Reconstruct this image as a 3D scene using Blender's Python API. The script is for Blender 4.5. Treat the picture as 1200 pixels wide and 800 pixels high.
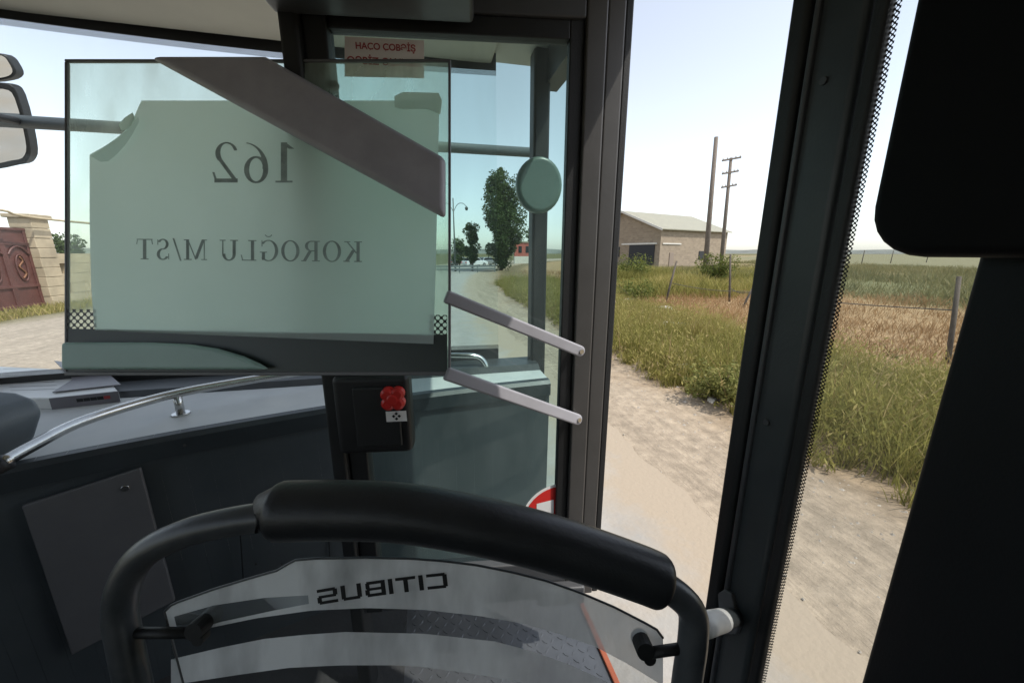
import bpy, bmesh, math, random
import numpy as np
from mathutils import Vector, Matrix
random.seed(7); rng = np.random.default_rng(11)
R = math.radians
for o in list(bpy.data.objects): bpy.data.objects.remove(o)
scene = bpy.context.scene; col = scene.collection

# ------------------------------------------------------------------ camera, sky, sun, exposure
HC = 2.10                        # camera height above the road
F = 440.0                        # focal length in pixels of the 1200 px wide photograph
YAW, PITCH = R(12.8), R(13.2)    # to the right of the bus's forward (+Y), downwards
cam_d = bpy.data.cameras.new('camera'); cam = bpy.data.objects.new('camera', cam_d); col.objects.link(cam)
cam_d.sensor_width = 36; cam_d.lens = 36*F/1200; cam_d.clip_start = 0.02; cam_d.clip_end = 6000
cam.location = (0, 0, HC); cam.rotation_euler = (math.pi/2-PITCH, 0, -YAW)
scene.camera = cam
SUN_EL, SUN_AZ = R(58), R(128)    # azimuth to the right of forward
w = bpy.data.worlds.new('World'); scene.world = w; w.use_nodes = True
nt = w.node_tree; bgn = nt.nodes['Background']
sky = nt.nodes.new('ShaderNodeTexSky'); sky.sky_type = 'NISHITA'; sky.sun_disc = False
sky.sun_elevation = SUN_EL; sky.sun_rotation = SUN_AZ
sky.air_density = 1.0; sky.dust_density = 1.0; sky.ozone_density = 1.0; sky.altitude = 0
hsv = nt.nodes.new('ShaderNodeHueSaturation'); hsv.inputs['Saturation'].default_value = .45     # pale hazy summer sky, even all round
nt.links.new(sky.outputs[0], hsv.inputs['Color']); nt.links.new(hsv.outputs[0], bgn.inputs[0]); bgn.inputs[1].default_value = 0.15
sd = bpy.data.lights.new('sun', 'SUN'); sun = bpy.data.objects.new('sun', sd); col.objects.link(sun)
sd.energy = 2.5; sd.angle = R(0.6); sd.color = (1.0, 0.95, 0.87)
sdir = Vector((math.sin(SUN_AZ)*math.cos(SUN_EL), math.cos(SUN_AZ)*math.cos(SUN_EL), math.sin(SUN_EL)))
sun.rotation_euler = sdir.to_track_quat('Z', 'Y').to_euler(); sun.location = (6, 6, 20)
vs = scene.view_settings; vs.view_transform = 'Standard'; vs.look = 'None'; vs.exposure = 0.86; vs.gamma = 1; vs.use_curve_mapping = False

# ------------------------------------------------------------------ pixel helpers (a pixel gives a direction only)
CAM = Vector((0, 0, HC))
RV = Vector((math.cos(YAW), -math.sin(YAW), 0))
FV = Vector((math.sin(YAW)*math.cos(PITCH), math.cos(YAW)*math.cos(PITCH), -math.sin(PITCH)))
UV_ = RV.cross(FV)
def ray(px, py): return FV + RV*((px-600)/F) - UV_*((py-400)/F)
def at(px, py, t): return CAM + ray(px, py)*t
def on_x(px, py, X): d = ray(px, py); return CAM + d*(X/d.x)
def on_y(px, py, Y): d = ray(px, py); return CAM + d*(Y/d.y)
def on_z(px, py, z): d = ray(px, py); return CAM + d*((z-HC)/d.z)
def on_plane(px, py, p0, n): d = ray(px, py); return CAM + d*((p0-CAM).dot(n)/d.dot(n))
def hpos(px, dep, z=0.0):       # point at horizontal depth dep seen in column px at the horizon
    l = (px-600)/(F/math.cos(PITCH))*dep
    return Vector((RV.x*l+math.sin(YAW)*dep, RV.y*l+math.cos(YAW)*dep, z))
def hz(py, dep): return HC + (297-py)/(F/math.cos(PITCH))*dep   # height seen in row py near the horizon

# ------------------------------------------------------------------ materials
MAT = {}
def mat(name, c, rough=.6, metal=0, var=.12, scale=6, bump=0, bscale=60, c2=None, spec=.5, detail=5, coat=0, trans=0, obj=False):
    m = bpy.data.materials.new(name); m.use_nodes = True; n = m.node_tree; b = n.nodes['Principled BSDF']
    tc = n.nodes.new('ShaderNodeTexCoord'); ns = n.nodes.new('ShaderNodeTexNoise')
    ns.inputs['Scale'].default_value = scale; ns.inputs['Detail'].default_value = detail; ns.inputs['Roughness'].default_value = .6
    n.links.new(tc.outputs['Object'], ns.inputs['Vector'])
    rp = n.nodes.new('ShaderNodeValToRGB'); rp.color_ramp.elements[0].position = .3; rp.color_ramp.elements[1].position = .7
    if c2 is None:
        lo = [max(0, x*(1-var)) for x in c]; hi = [min(1, x*(1+var)) for x in c]
    else: lo, hi = c, c2
    rp.color_ramp.elements[0].color = (*lo, 1); rp.color_ramp.elements[1].color = (*hi, 1)
    n.links.new(ns.outputs[0], rp.inputs[0]); n.links.new(rp.outputs[0], b.inputs['Base Color'])
    b.inputs['Roughness'].default_value = rough; b.inputs['Metallic'].default_value = metal
    b.inputs['Specular IOR Level'].default_value = spec; b.inputs['Coat Weight'].default_value = coat
    mr = n.nodes.new('ShaderNodeMapRange'); mr.inputs[3].default_value = max(.02, rough*.85); mr.inputs[4].default_value = min(1, rough*1.15)
    n.links.new(ns.outputs[0], mr.inputs[0]); n.links.new(mr.outputs[0], b.inputs['Roughness'])
    if bump:
        n2 = n.nodes.new('ShaderNodeTexNoise'); n2.inputs['Scale'].default_value = bscale; n2.inputs['Detail'].default_value = 4
        n.links.new(tc.outputs['Object'], n2.inputs['Vector'])
        bp = n.nodes.new('ShaderNodeBump'); bp.inputs['Strength'].default_value = bump; bp.inputs['Distance'].default_value = .01
        n.links.new(n2.outputs[0], bp.inputs['Height']); n.links.new(bp.outputs[0], b.inputs['Normal'])
    MAT[name] = m; return m
def glassmat(name, tint, refl=1.0, film=0.0, filmcol=(.5, .5, .5)):
    m = bpy.data.materials.new(name); m.use_nodes = True; n = m.node_tree; n.nodes.clear()
    out = n.nodes.new('ShaderNodeOutputMaterial'); tr = n.nodes.new('ShaderNodeBsdfTransparent'); tr.inputs[0].default_value = (*tint, 1)
    gl = n.nodes.new('ShaderNodeBsdfGlossy'); gl.inputs['Roughness'].default_value = .02; gl.inputs[0].default_value = (.9, .95, .95, 1)
    fr = n.nodes.new('ShaderNodeFresnel'); fr.inputs[0].default_value = 1.45
    mu = n.nodes.new('ShaderNodeMath'); mu.operation = 'MULTIPLY'; mu.inputs[1].default_value = refl; n.links.new(fr.outputs[0], mu.inputs[0])
    mx = n.nodes.new('ShaderNodeMixShader'); n.links.new(mu.outputs[0], mx.inputs[0]); n.links.new(tr.outputs[0], mx.inputs[1]); n.links.new(gl.outputs[0], mx.inputs[2])
    last = mx
    if film:   # dusty film: a thin diffuse layer, patchy
        df = n.nodes.new('ShaderNodeBsdfDiffuse'); df.inputs[0].default_value = (*filmcol, 1)
        tl = n.nodes.new('ShaderNodeBsdfTranslucent'); tl.inputs[0].default_value = (*filmcol, 1)
        ad = n.nodes.new('ShaderNodeMixShader'); ad.inputs[0].default_value = .5; n.links.new(df.outputs[0], ad.inputs[1]); n.links.new(tl.outputs[0], ad.inputs[2])
        tc = n.nodes.new('ShaderNodeTexCoord'); ns = n.nodes.new('ShaderNodeTexNoise'); ns.inputs['Scale'].default_value = 5; ns.inputs['Detail'].default_value = 8
        mpg = n.nodes.new('ShaderNodeMapping'); mpg.inputs['Scale'].default_value = (2.2, 2.2, .55); n.links.new(tc.outputs['Object'], mpg.inputs[0]); n.links.new(mpg.outputs[0], ns.inputs['Vector'])
        mr = n.nodes.new('ShaderNodeMapRange'); mr.inputs[1].default_value = .3; mr.inputs[2].default_value = .75; mr.inputs[3].default_value = film*.45; mr.inputs[4].default_value = film*1.6
        n.links.new(ns.outputs[0], mr.inputs[0])
        m2 = n.nodes.new('ShaderNodeMixShader'); n.links.new(mr.outputs[0], m2.inputs[0]); n.links.new(mx.outputs[0], m2.inputs[1]); n.links.new(ad.outputs[0], m2.inputs[2]); last = m2
    n.links.new(last.outputs[0], out.inputs[0]); MAT[name] = m; return m
def fritmat(name, pitch, rad):      # black ceramic print with round clear dots, UV in metres
    m = bpy.data.materials.new(name); m.use_nodes = True; n = m.node_tree; n.nodes.clear()
    out = n.nodes.new('ShaderNodeOutputMaterial'); tr = n.nodes.new('ShaderNodeBsdfTransparent')
    bk = n.nodes.new('ShaderNodeBsdfPrincipled'); bk.inputs['Base Color'].default_value = (.012, .013, .014, 1); bk.inputs['Roughness'].default_value = .35
    uv = n.nodes.new('ShaderNodeTexCoord'); vo = n.nodes.new('ShaderNodeTexVoronoi'); vo.voronoi_dimensions = '2D'
    mp = n.nodes.new('ShaderNodeMapping'); mp.inputs['Rotation'].default_value = (0, 0, R(45)); mp.inputs['Scale'].default_value = (1/pitch, 1/pitch, 1)
    vo.inputs['Scale'].default_value = 1; vo.inputs['Randomness'].default_value = 0
    n.links.new(uv.outputs['UV'], mp.inputs[0]); n.links.new(mp.outputs[0], vo.inputs['Vector'])
    lt = n.nodes.new('ShaderNodeMath'); lt.operation = 'LESS_THAN'; lt.inputs[1].default_value = rad
    n.links.new(vo.outputs['Distance'], lt.inputs[0])
    mx = n.nodes.new('ShaderNodeMixShader'); n.links.new(lt.outputs[0], mx.inputs[0]); n.links.new(bk.outputs[0], mx.inputs[1]); n.links.new(tr.outputs[0], mx.inputs[2])
    n.links.new(mx.outputs[0], out.inputs[0]); MAT[name] = m; return m

mat('slate', (.046, .056, .063), .45, bump=.12, bscale=420, scale=4, c2=(.066, .076, .082), detail=9)
mat('slate_lip', (.030, .037, .042), .4, bump=.1, bscale=300)
mat('access', (.115, .115, .120), .4, var=.06, scale=12, bump=.05, bscale=300)
mat('dash', (.47, .49, .49), .5, bump=.1, bscale=350, scale=5, c2=(.58, .59, .575), detail=9)
mat('charcoal', (.032, .038, .042), .38, bump=.05, bscale=200, scale=7, c2=(.050, .055, .057), detail=9)
mat('graphite', (.060, .062, .066), .4, var=.1, bump=.04)
mat('alu_grey', (.060, .057, .054), .42, var=.1, bump=.03)
mat('near_black', (.007, .008, .0095), .6, spec=.2, bump=.05, bscale=300)
mat('casing_black', (.0022, .0022, .0025), .6, spec=.12)
mat('rubber', (.010, .0105, .011), .55, var=.2, bump=.1, bscale=200)
mat('black_plastic', (.010, .010, .011), .5, bump=.08, bscale=500)
mat('pad', (.014, .0155, .018), .42, bump=.07, bscale=150, scale=16, c2=(.024, .026, .029), detail=8)
mat('tube_grey', (.042, .048, .054), .32, scale=22, c2=(.085, .09, .095), bump=.04, bscale=120, detail=8)
mat('steel', (.55, .55, .54), .24, metal=1, var=.1, scale=30)
mat('cream', (.50, .49, .42), .6, var=.05)
mat('arm_grey', (.30, .295, .32), .38, var=.07, scale=10)
mat('brace_grey', (.34, .325, .355), .45, var=.1, scale=12, bump=.03)
mat('skirt_and_sunlit_white', (.78, .77, .74), .4, var=.05)  # white of the front skirt, also sunlight painted on the rail bracket
mat('frit_dark', (.022, .034, .031), .4)
mat('teal', (.50, .68, .63), .35, var=.06)
mat('red_button', (.55, .02, .015), .35, var=.1)
mat('red_print', (.62, .03, .025), .45, var=.06)
mat('red_ink', (.36, .05, .05), .6, var=.1)
mat('white_print', (.80, .78, .76), .5, var=.04)
mat('sticker_pink', (.74, .66, .63), .55, var=.05)
mat('ink', (.33, .41, .395), .8, var=.25, scale=30)
mat('logo_black', (.006, .006, .007), .5)
mat('tape', (.82, .95, .90), .6, var=.08)
mat('mirror', (.75, .77, .78), .04, metal=1, var=.02)
mat('rust_floor', (.05, .05, .05), .7, bump=.3)
mat('orange', (.42, .11, .05), .5)
mat('pod', (.10, .12, .135), .45, bump=.1, bscale=300)
glassmat('windscreen_glass', (.93, .97, .97), .6, .03, (.6, .65, .65))
glassmat('door_glass', (.53, .69, .66), 1.1, .09, (.42, .50, .48))
glassmat('tinted_glass', (.30, .33, .33), .6)
glassmat('side_glass', (.88, .91, .91), .5, .03, (.5, .48, .44))
glassmat('screen_glass', (.84, .95, .84), .4, .34, (.86, .98, .86))
glassmat('acrylic_clear', (.66, .69, .71), .8, .04, (.4, .42, .43))
glassmat('acrylic_frost', (.45, .46, .47), .5, .80, (.70, .71, .72))
fritmat('frit_fine', .0046, .36); fritmat('frit_coarse', .0125, .40)
def paper():
    m = mat('paper', (.70, .82, .80), .8, scale=5, c2=(.79, .89, .87), detail=8, bump=.25, bscale=7)
    b = m.node_tree.nodes['Principled BSDF']; n = m.node_tree
    out = n.nodes['Material Output']; tl = n.nodes.new('ShaderNodeBsdfTranslucent'); tl.inputs[0].default_value = (.86, .97, .94, 1)
    mx = n.nodes.new('ShaderNodeMixShader'); mx.inputs[0].default_value = .55
    n.links.new(b.outputs[0], mx.inputs[1]); n.links.new(tl.outputs[0], mx.inputs[2]); n.links.new(mx.outputs[0], out.inputs[0])
paper()
def translucent(name, fac, c):
    m = MAT[name]; n = m.node_tree; b = n.nodes['Principled BSDF']; tl = n.nodes.new('ShaderNodeBsdfTranslucent'); tl.inputs[0].default_value = (*c, 1)
    mx = n.nodes.new('ShaderNodeMixShader'); mx.inputs[0].default_value = fac; n.links.new(b.outputs[0], mx.inputs[1]); n.links.new(tl.outputs[0], mx.inputs[2]); n.links.new(mx.outputs[0], n.nodes['Material Output'].inputs[0])
translucent('tape', .55, (.85, .92, .88)); translucent('sticker_pink', .35, (.8, .7, .66)); translucent('teal', .3, (.45, .7, .66))
def checker():
    m = mat('checker_plate', (.17, .175, .185), .42, metal=.6, var=.15, scale=8); n = m.node_tree; b = n.nodes['Principled BSDF']
checker()

# ------------------------------------------------------------------ mesh builder
class MB:
    def __init__(s): s.v = []; s.f = []; s.uv = {}
    def face(s, pts, uv=None):
        i = len(s.v); s.v += [tuple(p) for p in pts]; s.f.append(tuple(range(i, i+len(pts))))
        if uv: s.uv[len(s.f)-1] = uv
        return s
    def box(s, a, b):
        (x0, y0, z0), (x1, y1, z1) = a, b
        P = [(x0,y0,z0),(x1,y0,z0),(x1,y1,z0),(x0,y1,z0),(x0,y0,z1),(x1,y0,z1),(x1,y1,z1),(x0,y1,z1)]
        i = len(s.v); s.v += P
        for q in ((0,3,2,1),(4,5,6,7),(0,1,5,4),(1,2,6,5),(2,3,7,6),(3,0,4,7)): s.f.append(tuple(i+k for k in q))
        return s
    def prism(s, pts, vec):
        pts = [Vector(p) for p in pts]; vec = Vector(vec); n = len(pts); i = len(s.v)
        nrm = Vector((0, 0, 0))
        for k in range(n): nrm += pts[k].cross(pts[(k+1) % n])
        if nrm.dot(vec) > 0: pts = pts[::-1]
        s.v += [tuple(p) for p in pts] + [tuple(p+vec) for p in pts]
        s.f.append(tuple(range(i, i+n))); s.f.append(tuple(range(i+2*n-1, i+n-1, -1)))
        for k in range(n):
            l = (k+1) % n; s.f.append((i+l, i+k, i+n+k, i+n+l))
        return s
    def tube(s, pts, r, seg=16, caps=True):
        pts = [Vector(p) for p in pts]; n = len(pts); rs = r if isinstance(r, (list, tuple)) else [r]*n
        i0 = len(s.v); up = None
        for k, p in enumerate(pts):
            t = (pts[min(k+1, n-1)]-pts[max(k-1, 0)]).normalized()
            if up is None:
                up = Vector((0, 0, 1)) if abs(t.z) < .9 else Vector((1, 0, 0))
            a = t.cross(up).normalized(); b = a.cross(t).normalized(); up = b
            for q in range(seg):
                th = 2*math.pi*q/seg; s.v.append(tuple(p+(a*math.cos(th)+b*math.sin(th))*rs[k]))
        for k in range(n-1):
            for q in range(seg):
                q2 = (q+1) % seg; A = i0+k*seg
                s.f.append((A+q, A+seg+q, A+seg+q2, A+q2))
        if caps:
            s.f.append(tuple(i0+q for q in range(seg))); s.f.append(tuple(i0+(n-1)*seg+q for q in range(seg-1, -1, -1)))
        return s
    def disc(s, c, nrm, r, depth, seg=20):
        c = Vector(c); nrm = Vector(nrm).normalized(); a = nrm.orthogonal().normalized(); b = nrm.cross(a)
        return s.prism([c+(a*math.cos(2*math.pi*k/seg)+b*math.sin(2*math.pi*k/seg))*r for k in range(seg)], nrm*depth)
    def build(s, name, m, parent=None, smooth=False, bevel=0, bseg=2):
        me = bpy.data.meshes.new(name); me.from_pydata(s.v, [], s.f)
        if s.uv:
            l = me.uv_layers.new(name='UVMap')
            for fi, u in s.uv.items():
                for li, q in zip(me.polygons[fi].loop_indices, u): l.data[li].uv = q
        me.materials.append(MAT[m]); me.update()
        o = bpy.data.objects.new(name, me); col.objects.link(o)
        if smooth:
            for p in me.polygons: p.use_smooth = True
        if bevel:
            bm = bmesh.new(); bm.from_mesh(me); bmesh.ops.remove_doubles(bm, verts=bm.verts, dist=1e-5)
            bm.to_mesh(me); bm.free()
            md = o.modifiers.new('bevel', 'BEVEL'); md.width = bevel; md.segments = bseg; md.limit_method = 'ANGLE'; md.angle_limit = R(35)
            for p in me.polygons: p.use_smooth = True
            md.harden_normals = True
        adopt(o, parent); return o
def adopt(o, parent):
    if parent is not None:
        o.parent = parent
        if parent.type == 'EMPTY': o.matrix_parent_inverse = Matrix.Translation(-parent.location)
def empty(name, loc):
    o = bpy.data.objects.new(name, None); col.objects.link(o); o.location = loc; o.empty_display_size = .2; return o
def tag(o, label=None, cat=None, group=None, kind=None):
    if label: o['label'] = label
    if cat: o['category'] = cat
    if group: o['group'] = group
    if kind: o['kind'] = kind
    return o
def smooth_path(pts, n=6):      # Catmull-Rom
    P = [Vector(p) for p in pts]; P = [P[0]*2-P[1]] + P + [P[-1]*2-P[-2]]; out = []
    for k in range(1, len(P)-2):
        for j in range(n):
            t = j/n; a, b, c, d = P[k-1:k+3]
            out.append(.5*((2*b)+(c-a)*t+(2*a-5*b+4*c-d)*t*t+(3*b-a-3*c+d)*t**3))
    return out + [P[-2]]
def text_mesh(name, s, size, m, parent, origin, ax, ay, mirror=False, sx=1.0, bold=0.0, lift=None, shear=0.0):
    cu = bpy.data.curves.new(name, 'FONT'); cu.body = s; cu.size = size; cu.align_x = 'CENTER'; cu.align_y = 'CENTER'; cu.offset = bold; cu.shear = shear
    to = bpy.data.objects.new(name+'_tmp', cu); col.objects.link(to)
    dg = bpy.context.evaluated_depsgraph_get(); me = bpy.data.meshes.new_from_object(to.evaluated_get(dg))
    bpy.data.objects.remove(to); ax = Vector(ax).normalized(); ay = Vector(ay).normalized()
    for v in me.vertices:
        x = v.co.x*sx*(-1 if mirror else 1); v.co = Vector(origin)+ax*x+ay*v.co.y
    me.name = name; me.materials.clear(); me.materials.append(MAT[m])
    o = bpy.data.objects.new(name, me); col.objects.link(o); adopt(o, parent); return o

# ------------------------------------------------------------------ ground, road
def gx(Y): return 3.8 + .0035*np.maximum(0, np.asarray(Y, float)-8)**2      # where the verge grass starts
def vnoise(x, y, seed=0):       # cheap smooth value noise
    x = np.asarray(x, float); y = np.asarray(y, float); xi = np.floor(x); yi = np.floor(y); fx = x-xi; fy = y-yi
    def h(a, b): q = np.sin(a*127.1+b*311.7+seed*74.7)*43758.5453; return q-np.floor(q)
    sx = fx*fx*(3-2*fx); sy = fy*fy*(3-2*fy)
    return (h(xi, yi)*(1-sx)+h(xi+1, yi)*sx)*(1-sy)+(h(xi, yi+1)*(1-sx)+h(xi+1, yi+1)*sx)*sy
def gz(x, y):                   # ground height
    x = np.asarray(x, float); y = np.asarray(y, float); e = gx(y)
    k = np.clip((x-(e-1.2))/1.5, 0, 1)
    far = np.clip((np.hypot(x, y)-90)/300, 0, 1)
    return k*(.10+.10*(vnoise(x*.7, y*.7)-.5)+.05*(vnoise(x*2.3, y*2.3, 3)-.5)) + .015*(vnoise(x*3, y*3, 5)-.5)*np.clip((x-(e-1.5)), 0, 1) + far*1.2*(vnoise(x*.012, y*.012, 9)-.3)
def ground():
    xs = np.concatenate([[-2500, -1200, -600, -300, -150, -80, -50, -35, -25], np.arange(-20, 2, 1.0), np.arange(2, 12, .16), np.arange(12, 40, .8), [45, 55, 70, 90, 120, 160, 220, 300, 420, 600, 900, 1400, 2500]])
    ys = np.concatenate([[-800, -200, -60, -20, -8], np.arange(-4, 12, .2), np.arange(12, 50, .8), [52, 56, 62, 70, 80, 95, 115, 140, 180, 240, 320, 450, 650, 900, 1400, 2500]])
    X, Y = np.meshgrid(xs, ys); Z = gz(X, Y); n = len(xs); mN = len(ys)
    v = np.stack([X, Y, Z], -1).reshape(-1, 3); f = [(j*n+i, j*n+i+1, (j+1)*n+i+1, (j+1)*n+i) for j in range(mN-1) for i in range(n-1)]
    me = bpy.data.meshes.new('ground'); me.from_pydata(v.tolist(), [], f)
    # zone: distance beyond the verge edge, used for soil kinds (sand shoulder, verge soil, dry field, green field)
    zn = (X-gx(Y)).reshape(-1); a = me.attributes.new('zone', 'FLOAT', 'POINT'); a.data.foreach_set('value', zn)
    m = bpy.data.materials.new('soil'); m.use_nodes = True; t = m.node_tree; b = t.nodes['Principled BSDF']; b.inputs['Roughness'].default_value = .95; b.inputs['Specular IOR Level'].default_value = .1
    at_ = t.nodes.new('ShaderNodeAttribute'); at_.attribute_name = 'zone'
    tc = t.nodes.new('ShaderNodeTexCoord')
    n1 = t.nodes.new('ShaderNodeTexNoise'); n1.inputs['Scale'].default_value = .55; n1.inputs['Detail'].default_value = 8; t.links.new(tc.outputs['Object'], n1.inputs['Vector'])
    mul = t.nodes.new('ShaderNodeMath'); mul.operation = 'MULTIPLY_ADD'; mul.inputs[1].default_value = 2.6; mul.inputs[2].default_value = -1.3; t.links.new(n1.outputs[0], mul.inputs[0])
    ad = t.nodes.new('ShaderNodeMath'); ad.operation = 'ADD'; t.links.new(at_.outputs['Fac'], ad.inputs[0]); t.links.new(mul.outputs[0], ad.inputs[1])
    mr = t.nodes.new('ShaderNodeMapRange'); mr.inputs[1].default_value = -20; mr.inputs[2].default_value = 80; t.links.new(ad.outputs[0], mr.inputs[0])
    rp = t.nodes.new('ShaderNodeValToRGB'); e = rp.color_ramp.elements
    def pos(z): return (z+20)/100
    e[0].position = pos(-17.5); e[0].color = (.14, .13, .06, 1); e[1].position = pos(-15.8); e[1].color = (.36, .31, .25, 1)
    for z, c in ((-.6, (.36, .295, .22)), (.1, (.30, .22, .14)), (.8, (.16, .125, .07)), (2.6, (.20, .155, .085)), (3.6, (.34, .235, .13)), (14, (.33, .24, .13)), (17, (.15, .15, .07)), (34, (.14, .145, .07)), (38, (.30, .235, .13)), (70, (.20, .19, .11))):
        q = e.new(pos(z)); q.color = (*c, 1)
    t.links.new(mr.outputs[0], rp.inputs[0])
    n2 = t.nodes.new('ShaderNodeTexNoise'); n2.inputs['Scale'].default_value = 7; n2.inputs['Detail'].default_value = 9; n2.inputs['Roughness'].default_value = .7; t.links.new(tc.outputs['Object'], n2.inputs['Vector'])
    r2 = t.nodes.new('ShaderNodeMapRange'); r2.inputs[1].default_value = .3; r2.inputs[2].default_value = .7; r2.inputs[3].default_value = .66; r2.inputs[4].default_value = 1.22; t.links.new(n2.outputs[0], r2.inputs[0])
    mx = t.nodes.new('ShaderNodeVectorMath'); mx.operation = 'SCALE'; t.links.new(rp.outputs[0], mx.inputs[0]); t.links.new(r2.outputs[0], mx.inputs['Scale']); t.links.new(mx.outputs[0], b.inputs['Base Color'])
    mp_ = t.nodes.new('ShaderNodeMapping'); mp_.inputs['Scale'].default_value = (3.2, .35, 1); t.links.new(tc.outputs['Object'], mp_.inputs[0])
    n3 = t.nodes.new('ShaderNodeTexNoise'); n3.inputs['Scale'].default_value = 1; n3.inputs['Detail'].default_value = 7; n3.inputs['Roughness'].default_value = .65; t.links.new(mp_.outputs[0], n3.inputs['Vector'])
    r3 = t.nodes.new('ShaderNodeMapRange'); r3.inputs[1].default_value = .35; r3.inputs[2].default_value = .65; r3.inputs[3].default_value = .84; r3.inputs[4].default_value = 1.10; t.links.new(n3.outputs[0], r3.inputs[0])
    m3 = t.nodes.new('ShaderNodeVectorMath'); m3.operation = 'SCALE'; t.links.new(mx.outputs[0], m3.inputs[0]); t.links.new(r3.outputs[0], m3.inputs['Scale']); t.links.new(m3.outputs[0], b.inputs['Base Color'])
    hsum = t.nodes.new('ShaderNodeMath'); hsum.operation = 'MULTIPLY_ADD'; hsum.inputs[1].default_value = 2.5; t.links.new(n3.outputs[0], hsum.inputs[0]); t.links.new(n2.outputs[0], hsum.inputs[2])
    bp = t.nodes.new('ShaderNodeBump'); bp.inputs['Strength'].default_value = .7; bp.inputs['Distance'].default_value = .04; t.links.new(hsum.outputs[0], bp.inputs['Height']); t.links.new(bp.outputs[0], b.inputs['Normal'])
    MAT['soil'] = m; me.materials.append(m)
    for p in me.polygons: p.use_smooth = True
    o = bpy.data.objects.new('ground', me); col.objects.link(o); tag(o, 'sandy shoulder and dry field reaching to the horizon', kind='structure')
ground()
mat('road_dust', (.285, .272, .25), .9, scale=1.6, c2=(.385, .365, .335), bump=.6, bscale=28, spec=.15, detail=9)
def road_edges():      # sand drifted over the edges of the paving
    m = MAT['road_dust']; t = m.node_tree; b = t.nodes['Principled BSDF']; base = b.inputs['Base Color'].links[0].from_socket
    a = t.nodes.new('ShaderNodeAttribute'); a.attribute_name = 'edge'; tc = t.nodes.new('ShaderNodeTexCoord'); ns = t.nodes.new('ShaderNodeTexNoise'); ns.inputs['Scale'].default_value = 1.7; ns.inputs['Detail'].default_value = 9; ns.inputs['Roughness'].default_value = .68
    t.links.new(tc.outputs['Object'], ns.inputs['Vector']); ad = t.nodes.new('ShaderNodeMath'); ad.operation = 'MULTIPLY_ADD'; ad.inputs[1].default_value = 1.5; t.links.new(ns.outputs[0], ad.inputs[0]); t.links.new(a.outputs['Fac'], ad.inputs[2])
    mr = t.nodes.new('ShaderNodeMapRange'); mr.inputs[1].default_value = .85; mr.inputs[2].default_value = 1.4; t.links.new(ad.outputs[0], mr.inputs[0])
    mx = t.nodes.new('ShaderNodeMix'); mx.data_type = 'RGBA'; t.links.new(mr.outputs[0], mx.inputs[0]); t.links.new(base, mx.inputs[6]); mx.inputs[7].default_value = (.345, .285, .215, 1); t.links.new(mx.outputs[2], b.inputs['Base Color'])
road_edges()
def road():
    ys = np.concatenate([np.arange(-60, -4, 2), np.arange(-4, 14, .12), np.arange(14, 60, .5)]); m = MB(); prev = None
    for y in ys:
        e = gx(y)-1.65 + .22*(vnoise(y*.8, 3.3)-.5)+.12*(vnoise(y*3.1, 8.1)-.5)+.05*(vnoise(y*9, 1.1)-.5); l = -5.6+.4*(vnoise(y*.6, 9.7)-.5)
        if y > 44: l -= (y-44)*1.5
        row = [Vector((l+(e-l)*q, y, .012)) for q in (0, .1, .3, .6, .78, .88, .95, 1)]
        if prev:
            for k in range(7): m.face([prev[k], prev[k+1], row[k+1], row[k]])
        prev = row
    o = m.build('road', 'road_dust'); at_ = o.data.attributes.new('edge', 'FLOAT', 'POINT')
    at_.data.foreach_set('value', [max(0, 1-abs(float(gx(v.co.y))-1.65-v.co.x)/1.15)+max(0, 1-abs(v.co.x+5.6)/1.5) for v in o.data.vertices]); tag(o, 'pale dusty road surface under the bus', kind='structure')
road()
# far low ridge
def ridge():
    m = MB(); mat('ridge_soil', (.16, .17, .15), .95, scale=.02, var=.25); pts = []
    n = 160
    for k in range(n+1):
        a = R(-75)+R(190)*k/n; d = 1500; h = 6+14*float(vnoise(k*.16, 2.2, 4))+4*float(vnoise(k*.9, 1.1, 2))
        pts.append((Vector((math.sin(a)*d, math.cos(a)*d, -5)), Vector((math.sin(a)*(d+60), math.cos(a)*(d+60), h)), Vector((math.sin(a)*(d+400), math.cos(a)*(d+400), -5))))
    for a, b in zip(pts, pts[1:]): m.face([a[0], b[0], b[1], a[1]]); m.face([a[1], b[1], b[2], a[2]])
    tag(m.build('hills', 'ridge_soil', smooth=True), 'low far hills along the horizon', kind='structure')
ridge()

# ------------------------------------------------------------------ vegetation
def tintmat(name, stops, trans=.35, rough=.7):
    m = bpy.data.materials.new(name); m.use_nodes = True; t = m.node_tree; b = t.nodes['Principled BSDF']; b.inputs['Roughness'].default_value = rough; b.inputs['Specular IOR Level'].default_value = .2
    a = t.nodes.new('ShaderNodeAttribute'); a.attribute_name = 'tint'; rp = t.nodes.new('ShaderNodeValToRGB'); e = rp.color_ramp.elements
    e[0].position, e[0].color = stops[0][0], (*stops[0][1], 1); e[1].position, e[1].color = stops[-1][0], (*stops[-1][1], 1)
    for p, c in stops[1:-1]: q = e.new(p); q.color = (*c, 1)
    t.links.new(a.outputs['Fac'], rp.inputs[0]); t.links.new(rp.outputs[0], b.inputs['Base Color'])
    tl = t.nodes.new('ShaderNodeBsdfTranslucent'); t.links.new(rp.outputs[0], tl.inputs[0]); mx = t.nodes.new('ShaderNodeMixShader'); mx.inputs[0].default_value = trans
    t.links.new(b.outputs[0], mx.inputs[1]); t.links.new(tl.outputs[0], mx.inputs[2]); t.links.new(mx.outputs[0], t.nodes['Material Output'].inputs[0]); MAT[name] = m
tintmat('grass_green', [(0, (.11, .11, .03)), (.4, (.26, .245, .065)), (.7, (.40, .34, .12)), (1, (.48, .36, .19))], .45)
tintmat('grass_dry', [(0, (.13, .085, .042)), (.3, (.25, .155, .075)), (.7, (.37, .235, .115)), (1, (.44, .32, .18))])
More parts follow.
